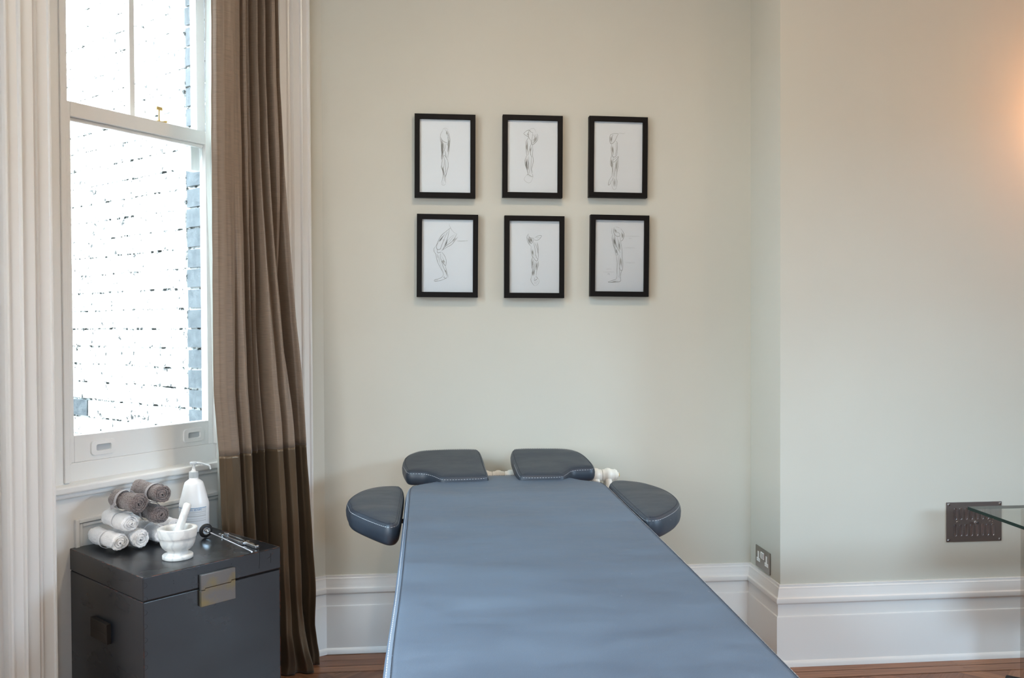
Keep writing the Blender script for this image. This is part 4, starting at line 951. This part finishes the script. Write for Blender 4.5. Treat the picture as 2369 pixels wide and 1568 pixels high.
# swivel chair behind the desk, only one castor reaches into view
ch = thing('swivel_chair', 'black swivel chair, one castor just showing under the glass desk', 'chair', (2.385, 2.795, 0))
b = MB(); b.tube([(0, 0, .08), (0, 0, .42)], .025, 16); b.build('gas_column', M_ALLOY, ch)
a0_ = R(126)
for k in range(5):
    a = a0_+k*2*math.pi/5; u = Vector((math.cos(a), math.sin(a), 0)); L_ = .36
    b = MB(); b.tube([Vector((0, 0, .10)), u*.18+Vector((0, 0, .098)), u*L_+Vector((0, 0, .086))], [.03, .024, .02], 12); b.build('base_arm', M_RUBBER, ch, smooth=True)
    b = MB(); v = Vector((-u.y, u.x, 0)); c_ = u*(L_+.01)+Vector((0, 0, .031))
    for s_ in (-1, 1):
        Tq = Matrix.Translation(c_+v*.014*s_)@v.to_track_quat('Z', 'Y').to_matrix().to_4x4()
        b.lathe([(0, -.010), (.026, -.010), (.031, -.006), (.031, .006), (.026, .010), (0, .010)], n=24, T=Tq)
    b.tube([c_, c_+Vector((0, 0, .05))], .008, 8); b.build('castor', M_RUBBER, ch, smooth=True, sharp=50)
b = MB()
def rr_(cx, cy, hx, hy, z, r_=.07, n=6):
    pts = []
    for sx, sy, a0q in ((1, 1, 0), (-1, 1, 90), (-1, -1, 180), (1, -1, 270)):
        for k in range(n+1): a = R(a0q+90*k/n); pts.append(Vector((cx+sx*(hx-r_)+r_*math.cos(a), cy+sy*(hy-r_)+r_*math.sin(a), z)))
    return pts
b.loft([rr_(.06, 0, .20, .20, .42), rr_(.06, 0, .22, .22, .43), rr_(.06, 0, .225, .225, .455), rr_(.06, 0, .20, .20, .475), rr_(.06, 0, .12, .12, .48, .05)]); b.build('seat', M_RUBBER, ch, smooth=True, sharp=50)

# ------------------------------------------------------------------ lamps (out of frame)
def globe(name, loc, power, r_, label, m_em=14):
    t = thing(name, label, 'lamp', loc)
    m = bpy.data.materials.new('lamp_glow'); m.use_nodes = True; N, Lk = nt(m); N['Principled BSDF'].inputs['Emission Color'].default_value = (*WARM, 1); N['Principled BSDF'].inputs['Emission Strength'].default_value = m_em
    return t, m
t, m = globe('wall_lamp', (2.90, YC, 2.36), 0, .05, 'warm globe wall lamp on the chimney breast, right of the picture')
nd = m.node_tree.nodes['Principled BSDF']; nd.inputs['Emission Color'].default_value = (1, .42, .18, 1); nd.inputs['Emission Strength'].default_value = 125
b = MB(); b.lathe([(0, 0), (.05, 0), (.05, .012), (0, .013)], n=24, T=Matrix.Rotation(R(90), 4, 'X')); b.tube([(0, -.01, 0), (0, -.085, 0)], .008, 8); b.build('bracket', M_STEEL, t)
b = MB(); b.lathe([(.05*math.sin(math.pi*k/12)+1e-4, -.05*math.cos(math.pi*k/12)) for k in range(13)], n=24, T=Matrix.Translation((0, -.13, 0))); b.build('lamp_globe', m, t, smooth=True)
for i, (x, y) in enumerate(((.45, 2.35), (2.3, 2.2), (.45, .1), (2.4, -.4))):
    t = thing('ceiling_light', 'round warm ceiling downlight '+('above the massage table', 'above the glass desk', 'at the far left behind the camera', 'at the far right behind the camera')[i], 'lamp', (x, y, CEIL), group='ceiling downlights')
    b = MB(); b.lathe([(.06, 0), (.06, -.006), (.045, -.008), (.043, 0)], n=32); b.build('bezel', M_STEEL, t)
    mm = bpy.data.materials.get('downlight_glow') or globe('x', (0, 0, 0), 0, 0, '')[1] if False else bpy.data.materials.get('downlight_glow')
    if mm is None:
        mm = bpy.data.materials.new('downlight_glow'); mm.use_nodes = True; nn_ = mm.node_tree.nodes['Principled BSDF']; nn_.inputs['Emission Color'].default_value = (*WARM, 1); nn_.inputs['Emission Strength'].default_value = 12
    b = MB(); b.lathe([(0, -.002), (.043, -.002), (.043, -.001), (0, -.001)], n=32); b.build('diffuser', mm, t)
    area('downlight', (x, y, CEIL-.02), (x, y, 0), .12, .12, (17, 6, 5, 5)[i], (1, .80, .58))
